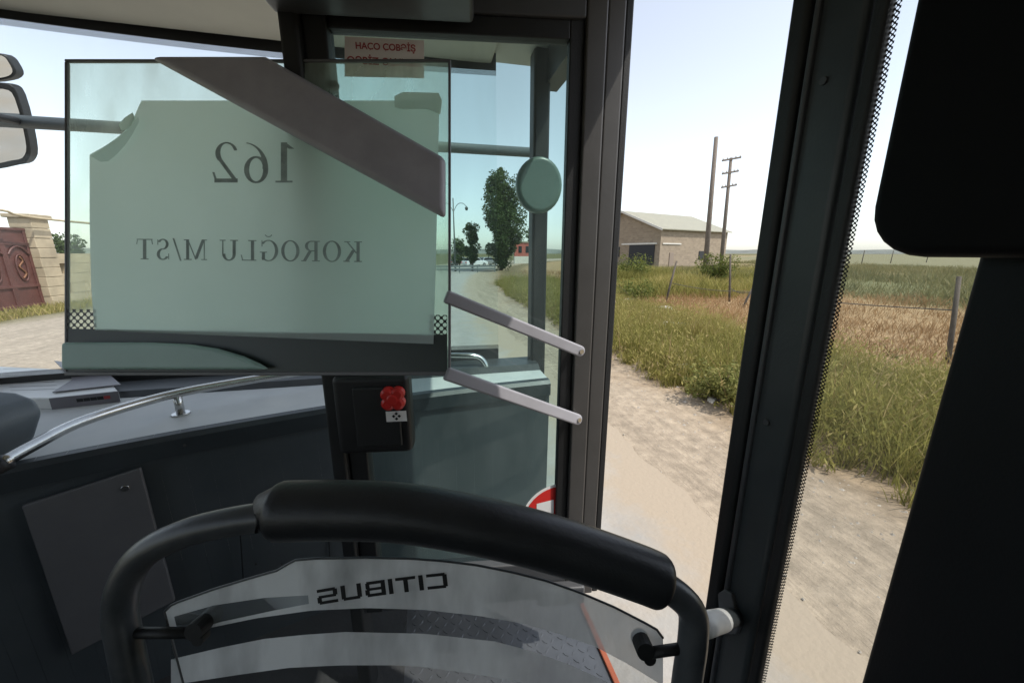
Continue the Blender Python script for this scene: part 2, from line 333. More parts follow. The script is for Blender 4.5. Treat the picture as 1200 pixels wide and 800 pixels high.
tintmat('field_green', [(0, (.12, .12, .055)), (.5, (.22, .21, .095)), (1, (.36, .28, .15))])
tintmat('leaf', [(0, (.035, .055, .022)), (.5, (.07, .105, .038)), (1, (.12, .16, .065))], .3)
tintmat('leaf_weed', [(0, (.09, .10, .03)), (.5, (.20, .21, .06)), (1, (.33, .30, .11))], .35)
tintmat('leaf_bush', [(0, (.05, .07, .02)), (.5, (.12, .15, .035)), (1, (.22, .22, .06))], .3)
def blades(name, base, h, wd, lean, tint, m, parent=None):
    n = len(base); az = rng.uniform(0, 2*np.pi, n); pa = rng.uniform(0, 2*np.pi, n)
    wv = np.stack([np.cos(az), np.sin(az), np.zeros(n)], 1)*wd[:, None]
    tip = base+np.stack([np.cos(pa)*lean, np.sin(pa)*lean, h], 1)
    mid = base*.5+tip*.5+np.stack([np.zeros(n), np.zeros(n), h*.12], 1)
    v = np.empty((n, 5, 3)); v[:, 0] = base-wv; v[:, 1] = base+wv; v[:, 2] = mid+wv*.8; v[:, 3] = mid-wv*.8; v[:, 4] = tip
    return mesh_np(name, v.reshape(-1, 3), np.concatenate([np.arange(n)[:, None]*5+np.array([[0, 1, 2, 3]]), np.zeros((0, 4), int)]), np.arange(n)[:, None]*5+np.array([[3, 2, 4]]), np.repeat(tint, 5), m, parent)
def mesh_np(name, v, quads, tris, tint, m, parent=None):
    me = bpy.data.meshes.new(name); nq, nt_ = len(quads), len(tris)
    me.vertices.add(len(v)); me.vertices.foreach_set('co', v.astype(np.float32).ravel())
    lv = np.concatenate([quads.ravel(), tris.ravel()]).astype(np.int32)
    me.loops.add(len(lv)); me.loops.foreach_set('vertex_index', lv)
    st = np.concatenate([np.arange(nq)*4, nq*4+np.arange(nt_)*3]).astype(np.int32)
    me.polygons.add(nq+nt_); me.polygons.foreach_set('loop_start', st)
    me.update(calc_edges=True); a = me.attributes.new('tint', 'FLOAT', 'POINT'); a.data.foreach_set('value', tint.astype(np.float32))
    me.materials.append(MAT[m]); o = bpy.data.objects.new(name, me); col.objects.link(o); adopt(o, parent); return o
def scatter(n, x0, x1, y0, y1, dens):     # x as distance beyond the verge edge
    pts = np.stack([rng.uniform(x0, x1, n), rng.uniform(y0, y1, n)], 1); keep = rng.uniform(0, 1, n) < dens(pts[:, 0], pts[:, 1]); p = pts[keep]
    X = p[:, 0]+gx(p[:, 1]); return np.stack([X, p[:, 1], gz(X, p[:, 1])-.02], 1), p[:, 0]
# feathery green verge: clumps
cl, d0 = scatter(3000, -.25, 3.6, .2, 26, lambda a, y: np.clip(.30+1.1*(vnoise(a*.9, y*.9, 21)-.25), 0, 1)*np.clip((a+.3)/.5, .1, 1))
nb = 95; rep = np.repeat(np.arange(len(cl)), nb); k = len(rep); sz = rng.uniform(.35, 1.0, len(cl))*np.where(d0 < .2, .5, 1.0)
off = rng.normal(0, 1, (k, 2))*(.16*sz[rep])[:, None]
b3 = np.column_stack([cl[rep, 0]+off[:, 0], cl[rep, 1]+off[:, 1], np.zeros(k)]); b3[:, 2] = gz(b3[:, 0], b3[:, 1])-.02
hh = (.22+.52*rng.uniform(0, 1, k))*sz[rep]*np.clip(1.25-np.hypot(off[:, 0], off[:, 1])/.5, .3, 1.25)
tn = np.clip(.42+.26*(vnoise(cl[:, 0]*.8, cl[:, 1]*.8, 2)-.4)[rep]+rng.normal(0, .14, k)+(rng.uniform(0, 1, k) < .09)*.45, 0, 1)
tag(blades('verge_grass', b3, hh, rng.uniform(.0025, .006, k), hh*rng.uniform(.15, .8, k), tn, 'grass_green'), 'feathery green grass and weeds along the sandy roadside', 'grass', kind='stuff')
def weeds():
    c2, dd = scatter(2000, -.2, 3.8, .2, 26, lambda a, y: np.clip(.3+1.2*(vnoise(a*.7, y*.7, 51)-.3), 0, 1)); n = len(c2); per = 75; rp = np.repeat(np.arange(n), per); k = len(rp)
    sz = rng.uniform(.25, 1.0, n)*np.clip((dd+.6)/.9, .5, 1); d = rng.normal(0, 1, (k, 3)); d /= np.linalg.norm(d, axis=1)[:, None]; d[:, 2] = np.abs(d[:, 2])*1.25
    p = c2[rp]+d*(sz[rp]*rng.uniform(.2, 1, k)**.5*.7)[:, None]; p[:, 2] += .05
    a = rng.normal(0, 1, (k, 3)); a[:, 2] = np.abs(a[:, 2])+.5; a /= np.linalg.norm(a, axis=1)[:, None]; b = np.cross(a, rng.normal(0, 1, (k, 3))); b /= np.linalg.norm(b, axis=1)[:, None]
    s_ = rng.uniform(.02, .055, k); a *= s_[:, None]; b *= (s_*.22)[:, None]
    v = np.stack([p-a, p+b, p+a, p-b], 1).reshape(-1, 3)
    tn = np.clip(.5+.35*(vnoise(c2[:, 0]*.9, c2[:, 1]*.9, 12)-.45)[rp]+rng.normal(0, .17, k), 0, 1)
    tag(mesh_np('verge_weeds', v, np.arange(k)[:, None]*4+np.array([[0, 1, 2, 3]]), np.zeros((0, 3), int), np.repeat(tn, 4), 'grass_green'), 'soft yellow green weeds mixed into the verge grass', 'weeds', kind='stuff')
weeds()
def house_weeds():      # the green growth between the fence and the house
    n = 70000; px = rng.uniform(700, 905, n); dep = 17+29*rng.uniform(0, 1, n)**1.3; l = (px-600)/(F/math.cos(PITCH))*dep
    X = RV.x*l+math.sin(YAW)*dep; Y = RV.y*l+math.cos(YAW)*dep; keep = rng.uniform(0, 1, n) < np.clip(.25+1.6*(vnoise(X*.45, Y*.45, 71)-.3), .05, 1)*np.clip((dep-16.5)/3, .15, 1); X = X[keep]; Y = Y[keep]; k = len(X)
    hh = rng.uniform(.2, .75, k)*(.5+1.1*vnoise(X*.5, Y*.5, 13)); tn = np.clip(.42+.5*(vnoise(X*.3, Y*.3, 14)-.5)+rng.normal(0, .16, k), 0, 1)
    tag(blades('house_weeds', np.column_stack([X, Y, gz(X, Y)-.02]), hh, rng.uniform(.008, .022, k), hh*rng.uniform(.2, .8, k), tn, 'grass_green'), 'tall green weeds growing between the fence posts and the house', 'weeds', kind='stuff')
house_weeds()
b3, d0 = scatter(5200, -.1, 5.5, .2, 28, lambda a, y: np.clip(1.6*(vnoise(a*.8, y*.8, 61)-.42), 0, 1)); k = len(b3); hh = rng.uniform(.35, .95, k)
tag(blades('dead_stalks', b3, hh, rng.uniform(.002, .0045, k), hh*rng.uniform(.05, .5, k), np.clip(rng.normal(.75, .2, k), 0, 1), 'grass_dry'), 'tall brown dead stalks standing among the green verge weeds', 'stalks', kind='stuff')
def pebbles():
    mat('pebble', (.36, .32, .27), .9, var=.3, scale=9); mb = MB(); base = [(1, 0, 0), (0, 1, 0), (-1, 0, 0), (0, -1, 0), (0, 0, .7), (.7, .7, .3), (-.7, .7, .3)]
    for k in range(1500):
        y = random.uniform(.2, 14); x = float(gx(y))+random.gauss(-.55, .5); r = random.uniform(.006, .02)*(1.9 if random.random() < .06 else 1); z = float(gz(x, y)); a = random.uniform(0, 6.3)
        if x < float(gx(y))-1.5: z = max(z, .012)
        P = [Vector((x+r*(math.cos(a)*p[0]-math.sin(a)*p[1])*random.uniform(.7, 1.2), y+r*(math.sin(a)*p[0]+math.cos(a)*p[1])*random.uniform(.7, 1.2), z-.003+r*p[2]*random.uniform(.7, 1.1))) for p in base[:5]]
        for i in range(4): mb.face([P[i], P[(i+1) % 4], P[4]])
    tag(mb.build('pebbles', 'pebble'), 'small pebbles and clods strewn over the sandy shoulder', 'pebbles', kind='stuff')
pebbles()
# dry field behind
b3, d0 = scatter(150000, 2.6, 17, 0.2, 42, lambda a, y: np.clip(.25+1.3*(vnoise(a*.5, y*.5, 31)-.2), .08, 1)*np.clip(9/np.hypot(a+4, y), .15, 1)*np.clip((a-2.2)/1.5, .2, 1))
k = len(b3); hh = rng.uniform(.10, .38, k)*(.6+.8*vnoise(b3[:, 0]*.6, b3[:, 1]*.6, 8))
tag(blades('dry_grass', b3, hh, rng.uniform(.004, .011, k), hh*rng.uniform(.2, 1.1, k), np.clip(.5+.5*(vnoise(b3[:, 0]*.4, b3[:, 1]*.4, 6)-.5)+rng.normal(0, .16, k), 0, 1), 'grass_dry'), 'straw coloured dry grass in the open field', 'grass', kind='stuff')
# far green scrub
b3, d0 = scatter(130000, 15, 60, 2, 75, lambda a, y: np.clip(.15+1.5*(vnoise(a*.16, y*.16, 41)-.2), .05, 1)*np.where((a > 36) & (a < 41), .25, 1))
k = len(b3); hh = rng.uniform(.2, .7, k)*(.35+1.2*vnoise(b3[:, 0]*.35, b3[:, 1]*.35, 8)**1.5)
tag(blades('scrub', b3, hh, rng.uniform(.01, .028, k), hh*rng.uniform(.2, .9, k), np.clip(.4+.5*(vnoise(b3[:, 0]*.1, b3[:, 1]*.1, 6)-.5)+rng.normal(0, .18, k), 0, 1), 'field_green'), 'dull green scrub covering the far side of the field', 'scrub', kind='stuff')
b3, d0 = scatter(14000, -18.6, -16.9, 8, 30, lambda a, y: .3+.7*vnoise(a, y, 3)); b3[:, 0] = b3[:, 0]-gx(b3[:, 1])+3.8; b3[:, 2] = 0; k = len(b3); hh = rng.uniform(.06, .28, k)
tag(blades('gate_grass', b3, hh, rng.uniform(.006, .015, k), hh*rng.uniform(.2, .9, k), np.clip(rng.normal(.6, .2, k), 0, 1), 'grass_green'), 'short green and straw grass strip before the gate', 'grass', kind='stuff')

def leaves(name, centres, rad, nleaf, size, m, parent, flat=1.0):
    C = np.asarray(centres); idx = rng.integers(0, len(C), nleaf); dirn = rng.normal(0, 1, (nleaf, 3)); dirn /= np.linalg.norm(dirn, axis=1)[:, None]
    p = C[idx, :3]+dirn*(rad*C[idx, 3]*rng.uniform(.3, 1, nleaf)**.6)[:, None]*np.array([1, 1, flat])
    a = rng.normal(0, 1, (nleaf, 3)); a /= np.linalg.norm(a, axis=1)[:, None]; b = np.cross(a, rng.normal(0, 1, (nleaf, 3))); b /= np.linalg.norm(b, axis=1)[:, None]
    s = size*rng.uniform(.6, 1.4, nleaf); a *= s[:, None]; b *= (s*.55)[:, None]
    v = np.stack([p-a, p+b, p+a, p-b], 1).reshape(-1, 3)
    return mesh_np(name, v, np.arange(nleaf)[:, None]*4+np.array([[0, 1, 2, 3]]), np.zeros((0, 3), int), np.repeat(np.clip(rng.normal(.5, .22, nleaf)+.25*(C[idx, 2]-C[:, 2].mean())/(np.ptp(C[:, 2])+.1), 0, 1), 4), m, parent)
mat('bark', (.10, .085, .065), .9, bump=.5, bscale=12, var=.3)
def tree(name, label, base, H, W, poplar=True, nl=5200, grp=None, size=.16, cat='tree'):
    base = Vector(base); root = empty(name, base); tag(root, label, cat, grp)
    m = MB(); tr = [base+Vector((0.05*math.sin(k), .05*math.cos(k*2), H*k/8*.92)) for k in range(9)]; tr[0].z -= .1
    m.tube(tr, [H*.022*(1-k/9.5) for k in range(9)], 8); cs = []
    for k in range(34 if poplar else 22):
        z = (.07+.84*(k/33 if poplar else random.random()*.75+.15))*H
        u = z/H; ww = W*(math.sin(math.pi*min(1, (1.0-u)*.98)**.72)*.62+.05) if poplar else W*.6*math.sqrt(max(.1, 1-((u-.6)/.5)**2))
        a = random.uniform(0, 6.28); d = ww*random.uniform(.35, .95); e = base+Vector((math.cos(a)*d, math.sin(a)*d, z))
        s = base+Vector((0, 0, max(.1*H, z-d*1.3))); m.tube([s, (s+e)*.5+Vector((0, 0, .1)), e], [H*.007, H*.005, H*.002], 5)
        cs.append((*e, random.uniform(.6, 1.15)*(min(1, .25+ww/W) if poplar else 1))); 
        if random.random() < .6: q = s.lerp(e, .55); cs.append((*q, random.uniform(.5, .9)))
    if poplar: cs.append((base.x, base.y, base.z+H*.93, .32)); cs.append((base.x, base.y, base.z+H*.99, .2))
    m.build('trunk', 'bark', root, smooth=True); leaves('crown', cs, W*.36, nl, size, 'leaf', root, 1.35 if poplar else 1.0)
    return root
def bush(name, label, base, H, W, n=2600, grp=None, m_='leaf_bush', size=.05):
    base = Vector(base); root = empty(name, base); tag(root, label, 'shrub', grp); m = MB(); cs = []
    for k in range(14):
        a = random.uniform(0, 6.28); e = base+Vector((math.cos(a)*W*.5*random.uniform(.2, 1), math.sin(a)*W*.5*random.uniform(.2, 1), H*random.uniform(.3, .92)))
        m.tube([base-Vector((0, 0, .05)), base.lerp(e, .5)+Vector((0, 0, H*.08)), e], [.02*H, .012*H, .004*H], 5); cs.append((*e, random.uniform(.6, 1.2))); cs.append((*base.lerp(e, .6), .7))
    m.build('stem', 'bark', root, smooth=True); leaves('foliage', cs, W*.2, n, size, m_, root, 1.1); return root
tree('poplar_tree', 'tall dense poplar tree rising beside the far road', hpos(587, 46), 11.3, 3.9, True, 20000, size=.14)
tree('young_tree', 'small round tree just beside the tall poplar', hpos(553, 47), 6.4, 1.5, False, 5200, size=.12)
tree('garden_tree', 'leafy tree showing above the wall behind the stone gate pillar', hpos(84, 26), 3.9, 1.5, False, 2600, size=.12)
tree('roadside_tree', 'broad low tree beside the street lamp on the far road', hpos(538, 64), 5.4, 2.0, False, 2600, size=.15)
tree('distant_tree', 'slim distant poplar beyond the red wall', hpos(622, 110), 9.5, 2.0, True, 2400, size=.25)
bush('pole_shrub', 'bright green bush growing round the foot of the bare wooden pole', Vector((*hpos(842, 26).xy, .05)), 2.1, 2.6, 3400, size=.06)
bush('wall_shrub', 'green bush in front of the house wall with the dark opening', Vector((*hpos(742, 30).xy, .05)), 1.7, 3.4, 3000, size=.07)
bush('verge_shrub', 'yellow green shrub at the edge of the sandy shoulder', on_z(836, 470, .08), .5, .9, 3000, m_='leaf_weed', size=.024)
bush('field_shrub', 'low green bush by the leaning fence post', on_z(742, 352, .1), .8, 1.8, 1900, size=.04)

# ------------------------------------------------------------------ house, poles, fence, far road things
mat('brick_far', (.30, .24, .185), .9, scale=2, var=.15, bump=.3, bscale=8)
def brickify():
    m = MAT['brick_far']; n = m.node_tree; b = n.nodes['Principled BSDF']; br = n.nodes.new('ShaderNodeTexBrick'); uv = n.nodes.new('ShaderNodeTexCoord')
    br.inputs['Color1'].default_value = (.31, .25, .18, 1); br.inputs['Color2'].default_value = (.24, .19, .135, 1); br.inputs['Mortar'].default_value = (.30, .25, .20, 1)
    br.inputs['Scale'].default_value = 1; br.inputs['Brick Width'].default_value = .5; br.inputs['Row Height'].default_value = .25; br.inputs['Mortar Size'].default_value = .015
    n.links.new(uv.outputs['UV'], br.inputs['Vector']); n.links.new(br.outputs[0], b.inputs['Base Color'])
brickify()
mat('roof_sheet', (.27, .26, .195), .55, scale=1.5, var=.12, bump=.15, bscale=6)
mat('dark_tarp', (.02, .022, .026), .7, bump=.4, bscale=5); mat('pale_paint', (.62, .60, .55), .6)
mat('door_brown', (.24, .19, .15), .7)
def house():
    C = hpos(773, 50); E = hpos(850, 58); u = (E-C); L = u.length; u.normalize(); v = Vector((-u.y, u.x, 0)); wv = 6.45
    A = C+v*wv; Dp = C+v*2*wv; dep_apex = A.dot(Vector((math.sin(YAW), math.cos(YAW), 0)))
    ze = hz(269, 50); za = hz(251, dep_apex); up = Vector((0, 0, 1)); root = empty('brick_house', (C+Dp+E+Dp+u*L)/4); tag(root, 'tan brick house with a pale metal gable roof across the field', 'house')
    m = MB()
    def wall(p, q, h, extra=None):
        l = (q-p).length; pts = [p-up*.2, q-up*.2, q+up*h]; uv = [(0, -.2), (l, -.2), (l, h)]
        if extra: pts.append(extra[0]); uv.append(extra[1])
        pts.append(p+up*h); uv.append((0, h)); m.face(pts, uv)
    wall(C, C+u*L, ze); wall(Dp, C, ze, (A+up*za, (wv, za))); wall(C+u*L, Dp+u*L, ze, (A+u*L+up*za, (wv, za))); wall(Dp+u*L, Dp, ze)
    m.build('wall', 'brick_far', root)
    ov = .45; s = (za-ze)/wv; r = MB()
    for sg in (-1, 1):
        ed = C-v*ov if sg < 0 else Dp+v*ov; ze2 = ze-ov*s
        P = [ed-u*ov+up*ze2, ed+u*(L+ov)+up*ze2, A+u*(L+ov)+up*za, A-u*ov+up*za]
        r.prism([p+up*.02 for p in P], up*.12)
    rf = r.build('roof', 'roof_sheet', root); f = MB()
    for sg in (-1, 1):
        a = (C-v*ov if sg < 0 else Dp+v*ov)-u*(ov+.03)+up*(ze-ov*s); b = A-u*(ov+.03)+up*za; f.prism([a-up*.12, b-up*.12, b+up*.16, a+up*.16], -u*.06)
    f.build('fascia', 'pale_paint', rf)
    def panel(name, p0, dirv, nrm, x0, x1, z0, z1, m_, th=.08):
        P = [p0+dirv*x0+up*z0, p0+dirv*x1+up*z0, p0+dirv*x1+up*z1, p0+dirv*x0+up*z1]; return MB().prism(P, nrm*th).build(name, m_, root)
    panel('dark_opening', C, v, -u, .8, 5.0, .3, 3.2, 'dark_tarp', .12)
    panel('lintel', C, v, -u, .5, 6.4, 3.25, 3.45, 'pale_paint', .16)
    panel('lintel', C, u, -v, .4, 4.2, 3.25, 3.4, 'pale_paint', .10)
    panel('door', C, u, -v, 2.0, 2.9, .1, 2.2, 'door_brown'); w_ = panel('window', C, v, -u, 6.8, 8.2, 1.6, 3.0, 'dark_tarp')
    panel('window', C, u, -v, 8.5, 9.6, 1.3, 2.4, 'dark_tarp')
    panel('door', C, u, -v, 11.2, 12.0, .1, 2.2, 'door_brown')
house()
mat('pole_wood', (.17, .14, .115), .85, bump=.4, bscale=14, var=.25)
def pole(name, label, px, dep, ytop, dxtop, arms=()):
    b = hpos(px, dep); H = hz(ytop, dep); tp = hpos(px+dxtop, dep, H); root = empty(name, b); tag(root, label, 'utility pole')
    b = b.copy(); b.z = -.2; MB().tube([b, b.lerp(tp, .5), tp], [.19, .165, .13], 10).build('pole', 'pole_wood', root, smooth=True)
    for k, (fr, half) in enumerate(arms):
        c = b.lerp(tp, fr); d = (RV+Vector((0, 0, .17))).normalized(); a = MB(); a.prism([c-d*half-Vector((0, 0, .07))-FV*.16, c+d*half-Vector((0, 0, .07))-FV*.16, c+d*half+Vector((0, 0, .07))-FV*.16, c-d*half+Vector((0, 0, .07))-FV*.16], Vector((FV.x, FV.y, 0))*.12)
        ao = a.build('crossarm', 'pole_wood', root)
        for q in (-.9, -.45, .45, .9): i = MB(); p = c+d*half*q+Vector((0, 0, .06))-FV*.1; i.tube([p, p+Vector((0, 0, .09)), p+Vector((0, 0, .2))], [.035, .055, .03], 8); i.build('insulator', 'pale_paint', ao, smooth=True)
pole('utility_pole', 'bare tilted wooden pole standing in the green bush', 829, 28, 173, -5)
pole('power_pole', 'thin power pole with three crossarms behind the bare pole', 847, 37, 194, -4, ((.985, .85), (.88, .75), (.77, .7)))
mat('post_wood', (.085, .07, .055), .9, bump=.3, var=.3); mat('wire', (.09, .085, .08), .6, metal=.5)
def fpost(label, bx, by, tx, ty):
    b = on_z(bx, by, .08); dep = (b-CAM).dot(FV); t = at(tx, ty, dep); o = MB().tube([b-Vector((0, 0, .15)), b.lerp(t, .5), t], [.045, .04, .035], 8).build('fence_post', 'post_wood', smooth=True)
    tag(o, label, 'fence post', 'fence posts in the field'); return b, t
fp = []
fp.append(fpost('dark fence post leaning to one side in front of the house', 779, 357, 793, 306))
fp.append(fpost('upright dark fence post below the bare wooden pole', 855, 354, 856, 298))
fp.append(fpost('short slanting stub of a fence post tied to a wire', 869, 362, 882, 338))
fp.append(fpost('tall dark fence post seen through the side window', 1111, 428, 1124, 324))
def wire(p, q, label, r=.012):
    pts = [p.lerp(q, k/8)-Vector((0, 0, .10*math.sin(math.pi*k/8))) for k in range(9)]
    tag(MB().tube(pts, r, 6).build('fence_wire', 'wire', smooth=True), label, 'wire', 'wires of the field fence')
wire(fp[0][0].lerp(fp[0][1], .5), fp[2][0].lerp(fp[2][1], .85), 'sagging wire from the leaning fence post to the slanting stub')
wire(fp[2][0].lerp(fp[2][1], .9), fp[3][0].lerp(fp[3][1], .62), 'long wire from the slanting stub to the tall post by the window')
wire(fp[1][0].lerp(fp[1][1], .3), fp[2][0].lerp(fp[2][1], .8), 'short wire between the upright post and the slanting stub')
for k, px in enumerate((968, 992, 1012, 1046, 1088)):
    b = hpos(px, 60+6*k); b.z = -.1; o = MB().tube([b, b+Vector((.05, 0, 1.0)), b+Vector((.12, 0, 2.75))], [.09, .08, .07], 6).build('field_post', 'post_wood', smooth=True)
    tag(o, 'thin distant post on the far edge of the field', 'fence post', 'posts along the far field edge')
mat('pale_stone', (.56, .53, .47), .85, bump=.4, bscale=18, var=.15)
def stone(label, px, py, sx, sy, sz, rz):
    c = on_z(px, py, .1); c.z = float(gz(c.x, c.y)); bm = bmesh.new(); bmesh.ops.create_icosphere(bm, subdivisions=2, radius=1)
    for v in bm.verts: f = 1+random.uniform(-.16, .16); v.co = Vector((max(-.8, min(.8, v.co.x))*sx*f, max(-.8, min(.8, v.co.y))*sy*f, max(-.6, min(.75, v.co.z))*sz*f))
    bmesh.ops.transform(bm, matrix=Matrix.Translation(c+Vector((0, 0, sz*.4)))@Matrix.Rotation(rz, 4, 'Z'), verts=bm.verts)
    me = bpy.data.meshes.new('stone'); bm.to_mesh(me); bm.free(); me.materials.append(MAT['pale_stone']); o = bpy.data.objects.new('stone', me); col.objects.link(o)
    tag(o, label, 'stone', 'pale stones in the grass')
stone('long pale stone block lying in the grass below the house', 737, 353, .7, .22, .16, .3)
stone('flat pale stone slab lying at the foot of the leaning post', 771, 366, .55, .3, .16, -.2)
stone('pale rounded stone beside the yellow green roadside shrub', 800, 434, .16, .12, .12, .5)
stone('small broken stone on the sandy edge under the shrub', 834, 468, .12, .06, .05, .9)
stone('pale kerb fragment lying in the tall verge grass', 790, 385, .5, .13, .14, -.5)

# things ahead on the far road
mat('car_white', (.70, .71, .72), .25, coat=.6); mat('car_silver', (.42, .44, .46), .25, metal=.6, coat=.5); mat('car_glass', (.02, .025, .03), .08); mat('tyre', (.02, .02, .02), .8); mat('lampglass', (.6, .6, .55), .2)
def car(label, c, rz, paint):
    c = Vector(c); root = empty('parked_car', c); tag(root, label, 'car', 'cars parked by the far road'); rot = Matrix.Rotation(rz, 4, 'Z')
    T = lambda x, y, z: c+rot@Vector((x, y, z))
    def ext(name, prof, y0, y1, m_, par, bv=.05): return MB().prism([T(x, y0, z) for x, z in prof], (rot@Vector((0, y1-y0, 0)))).build(name, m_, par, bevel=bv)
    ext('body', [(-2.1, .3), (-2.1, .8), (-1.9, .92), (-.9, .98), (1.0, .98), (1.9, .85), (2.1, .7), (2.1, .3)], -.85, .85, paint, root, .08)
    ca = ext('cabin', [(-1.6, .95), (-1.1, 1.42), (.3, 1.45), (1.0, .96)], -.72, .72, paint, root, .06)
    ext('side_window', [(-1.35, 1.0), (-1.03, 1.34), (.25, 1.37), (.78, 1.0)], -.745, .745, 'car_glass', ca, 0)
    MB().prism([T(-1.68, -.6, 1.0), T(-1.68, .6, 1.0), T(-1.2, .52, 1.38), T(-1.2, -.52, 1.38)], rot@Vector((.1, 0, -.03))).build('rear_window', 'car_glass', ca)
    MB().prism([T(1.06, -.6, 1.0), T(1.06, .6, 1.0), T(.42, .52, 1.4), T(.42, -.52, 1.4)], rot@Vector((-.1, 0, -.03))).build('windscreen', 'car_glass', ca)
    for x in (-1.3, 1.3):
        for y in (-.88, .68):
            wh = MB().disc(T(x, y, .31), rot@Vector((0, 1, 0)), .31, .2, 18).build('wheel', 'tyre', root, bevel=.03); MB().disc(T(x, y-.02 if y < 0 else y+.02, .31), rot@Vector((0, 1, 0)), .18, .2, 14).build('rim', 'car_silver', wh)
    for y in (-.6, .6):
        MB().prism([T(2.08, y-.16, .58), T(2.08, y+.16, .58), T(2.08, y+.16, .74), T(2.08, y-.16, .74)], rot@Vector((.05, 0, 0))).build('headlight', 'lampglass', root)
        MB().prism([T(-2.13, y-.16, .62), T(-2.13, y+.16, .62), T(-2.13, y+.16, .8), T(-2.13, y-.16, .8)], rot@Vector((.06, 0, 0))).build('tail_light', 'red_print', root)
car('white saloon car parked behind the guard rail by the poplar', hpos(556, 62), .5, 'car_white')
car('silver car parked beside the white saloon', hpos(571, 66), .5, 'car_silver')
car('grey car parked beneath the street lamp', hpos(540, 66), .4, 'car_silver')
mat('rail_metal', (.16, .18, .18), .5, metal=.4)
def guard():
    a, b = hpos(470, 40), hpos(580, 43); root = empty('guard_rail', a.lerp(b, .5)); tag(root, 'low dark metal guard rail across the end of the road', 'guard rail'); d = (b-a).normalized()
    for z in (.62, .32): MB().prism([a+Vector((0, 0, z)), b+Vector((0, 0, z)), b+Vector((0, 0, z+.2)), a+Vector((0, 0, z+.2))], Vector((d.y, -d.x, 0))*.06).build('beam', 'rail_metal', root, bevel=.02)
    for k in range(6): p = a.lerp(b, k/5)+Vector((-d.y, d.x, 0))*.06; MB().box((p.x-.05, p.y-.05, -.1), (p.x+.05, p.y+.05, .85)).build('post', 'rail_metal', root)
guard()
mat('red_wall', (.36, .10, .075), .8, bump=.2)
def redwall():
    a, b = hpos(603, 78), hpos(640, 82); root = empty('red_building', a.lerp(b, .5)); tag(root, 'low red building with a pale base beyond the poplar', 'building'); n = Vector((.2, 1, 0))*5
    MB().prism([a, b, b+Vector((0, 0, 1.5)), a+Vector((0, 0, 1.5))], n).build('base', 'pale_stone', root)
    up = lambda p, z: p+Vector((0, 0, z))
    MB().prism([up(a, 1.5), up(b, 1.5), up(b, 4.2), up(a, 4.2)], n).build('wall', 'red_wall', root)
    MB().prism([up(a, 4.2)-n*.04, up(b, 4.2)-n*.04, up(b, 4.5)-n*.04, up(a, 4.5)-n*.04], n*1.08).build('roof', 'roof_sheet', root)
    for k in range(4): p = a.lerp(b, .12+.22*k); q = a.lerp(b, .22+.22*k); MB().prism([up(p, 2.2), up(q, 2.2), up(q, 3.5), up(p, 3.5)], -n*.012).build('window', 'car_glass', root)
redwall()
mat('lamp_metal', (.10, .115, .11), .5, metal=.3)
def lamp():
    b = hpos(533, 45); H = hz(236, 45); root = empty('street_lamp', b); tag(root, 'dark street lamp with a curved double arm beside the far road', 'street lamp')
    MB().tube([b, b+Vector((0, 0, H*.4)), b+Vector((0, 0, H))], [.12, .09, .06], 10).build('pole', 'lamp_metal', root, smooth=True)
    for s in (-1, 1):
        top = b+Vector((0, 0, H*.93)); d = RV*s
        a = MB().tube(smooth_path([top-Vector((0, 0, .9)), top+d*.5+Vector((0, 0, -.1)), top+d*1.1, top+d*1.5-Vector((0, 0, .35))]), .035, 6).build('arm', 'lamp_metal', root, smooth=True)
        MB().tube([top+d*1.5-Vector((0, 0, .3)), top+d*1.5-Vector((0, 0, .5)), top+d*1.5-Vector((0, 0, .75))], [.05, .2, .12], 10).build('lantern', 'lamp_metal', a, smooth=True)
lamp()

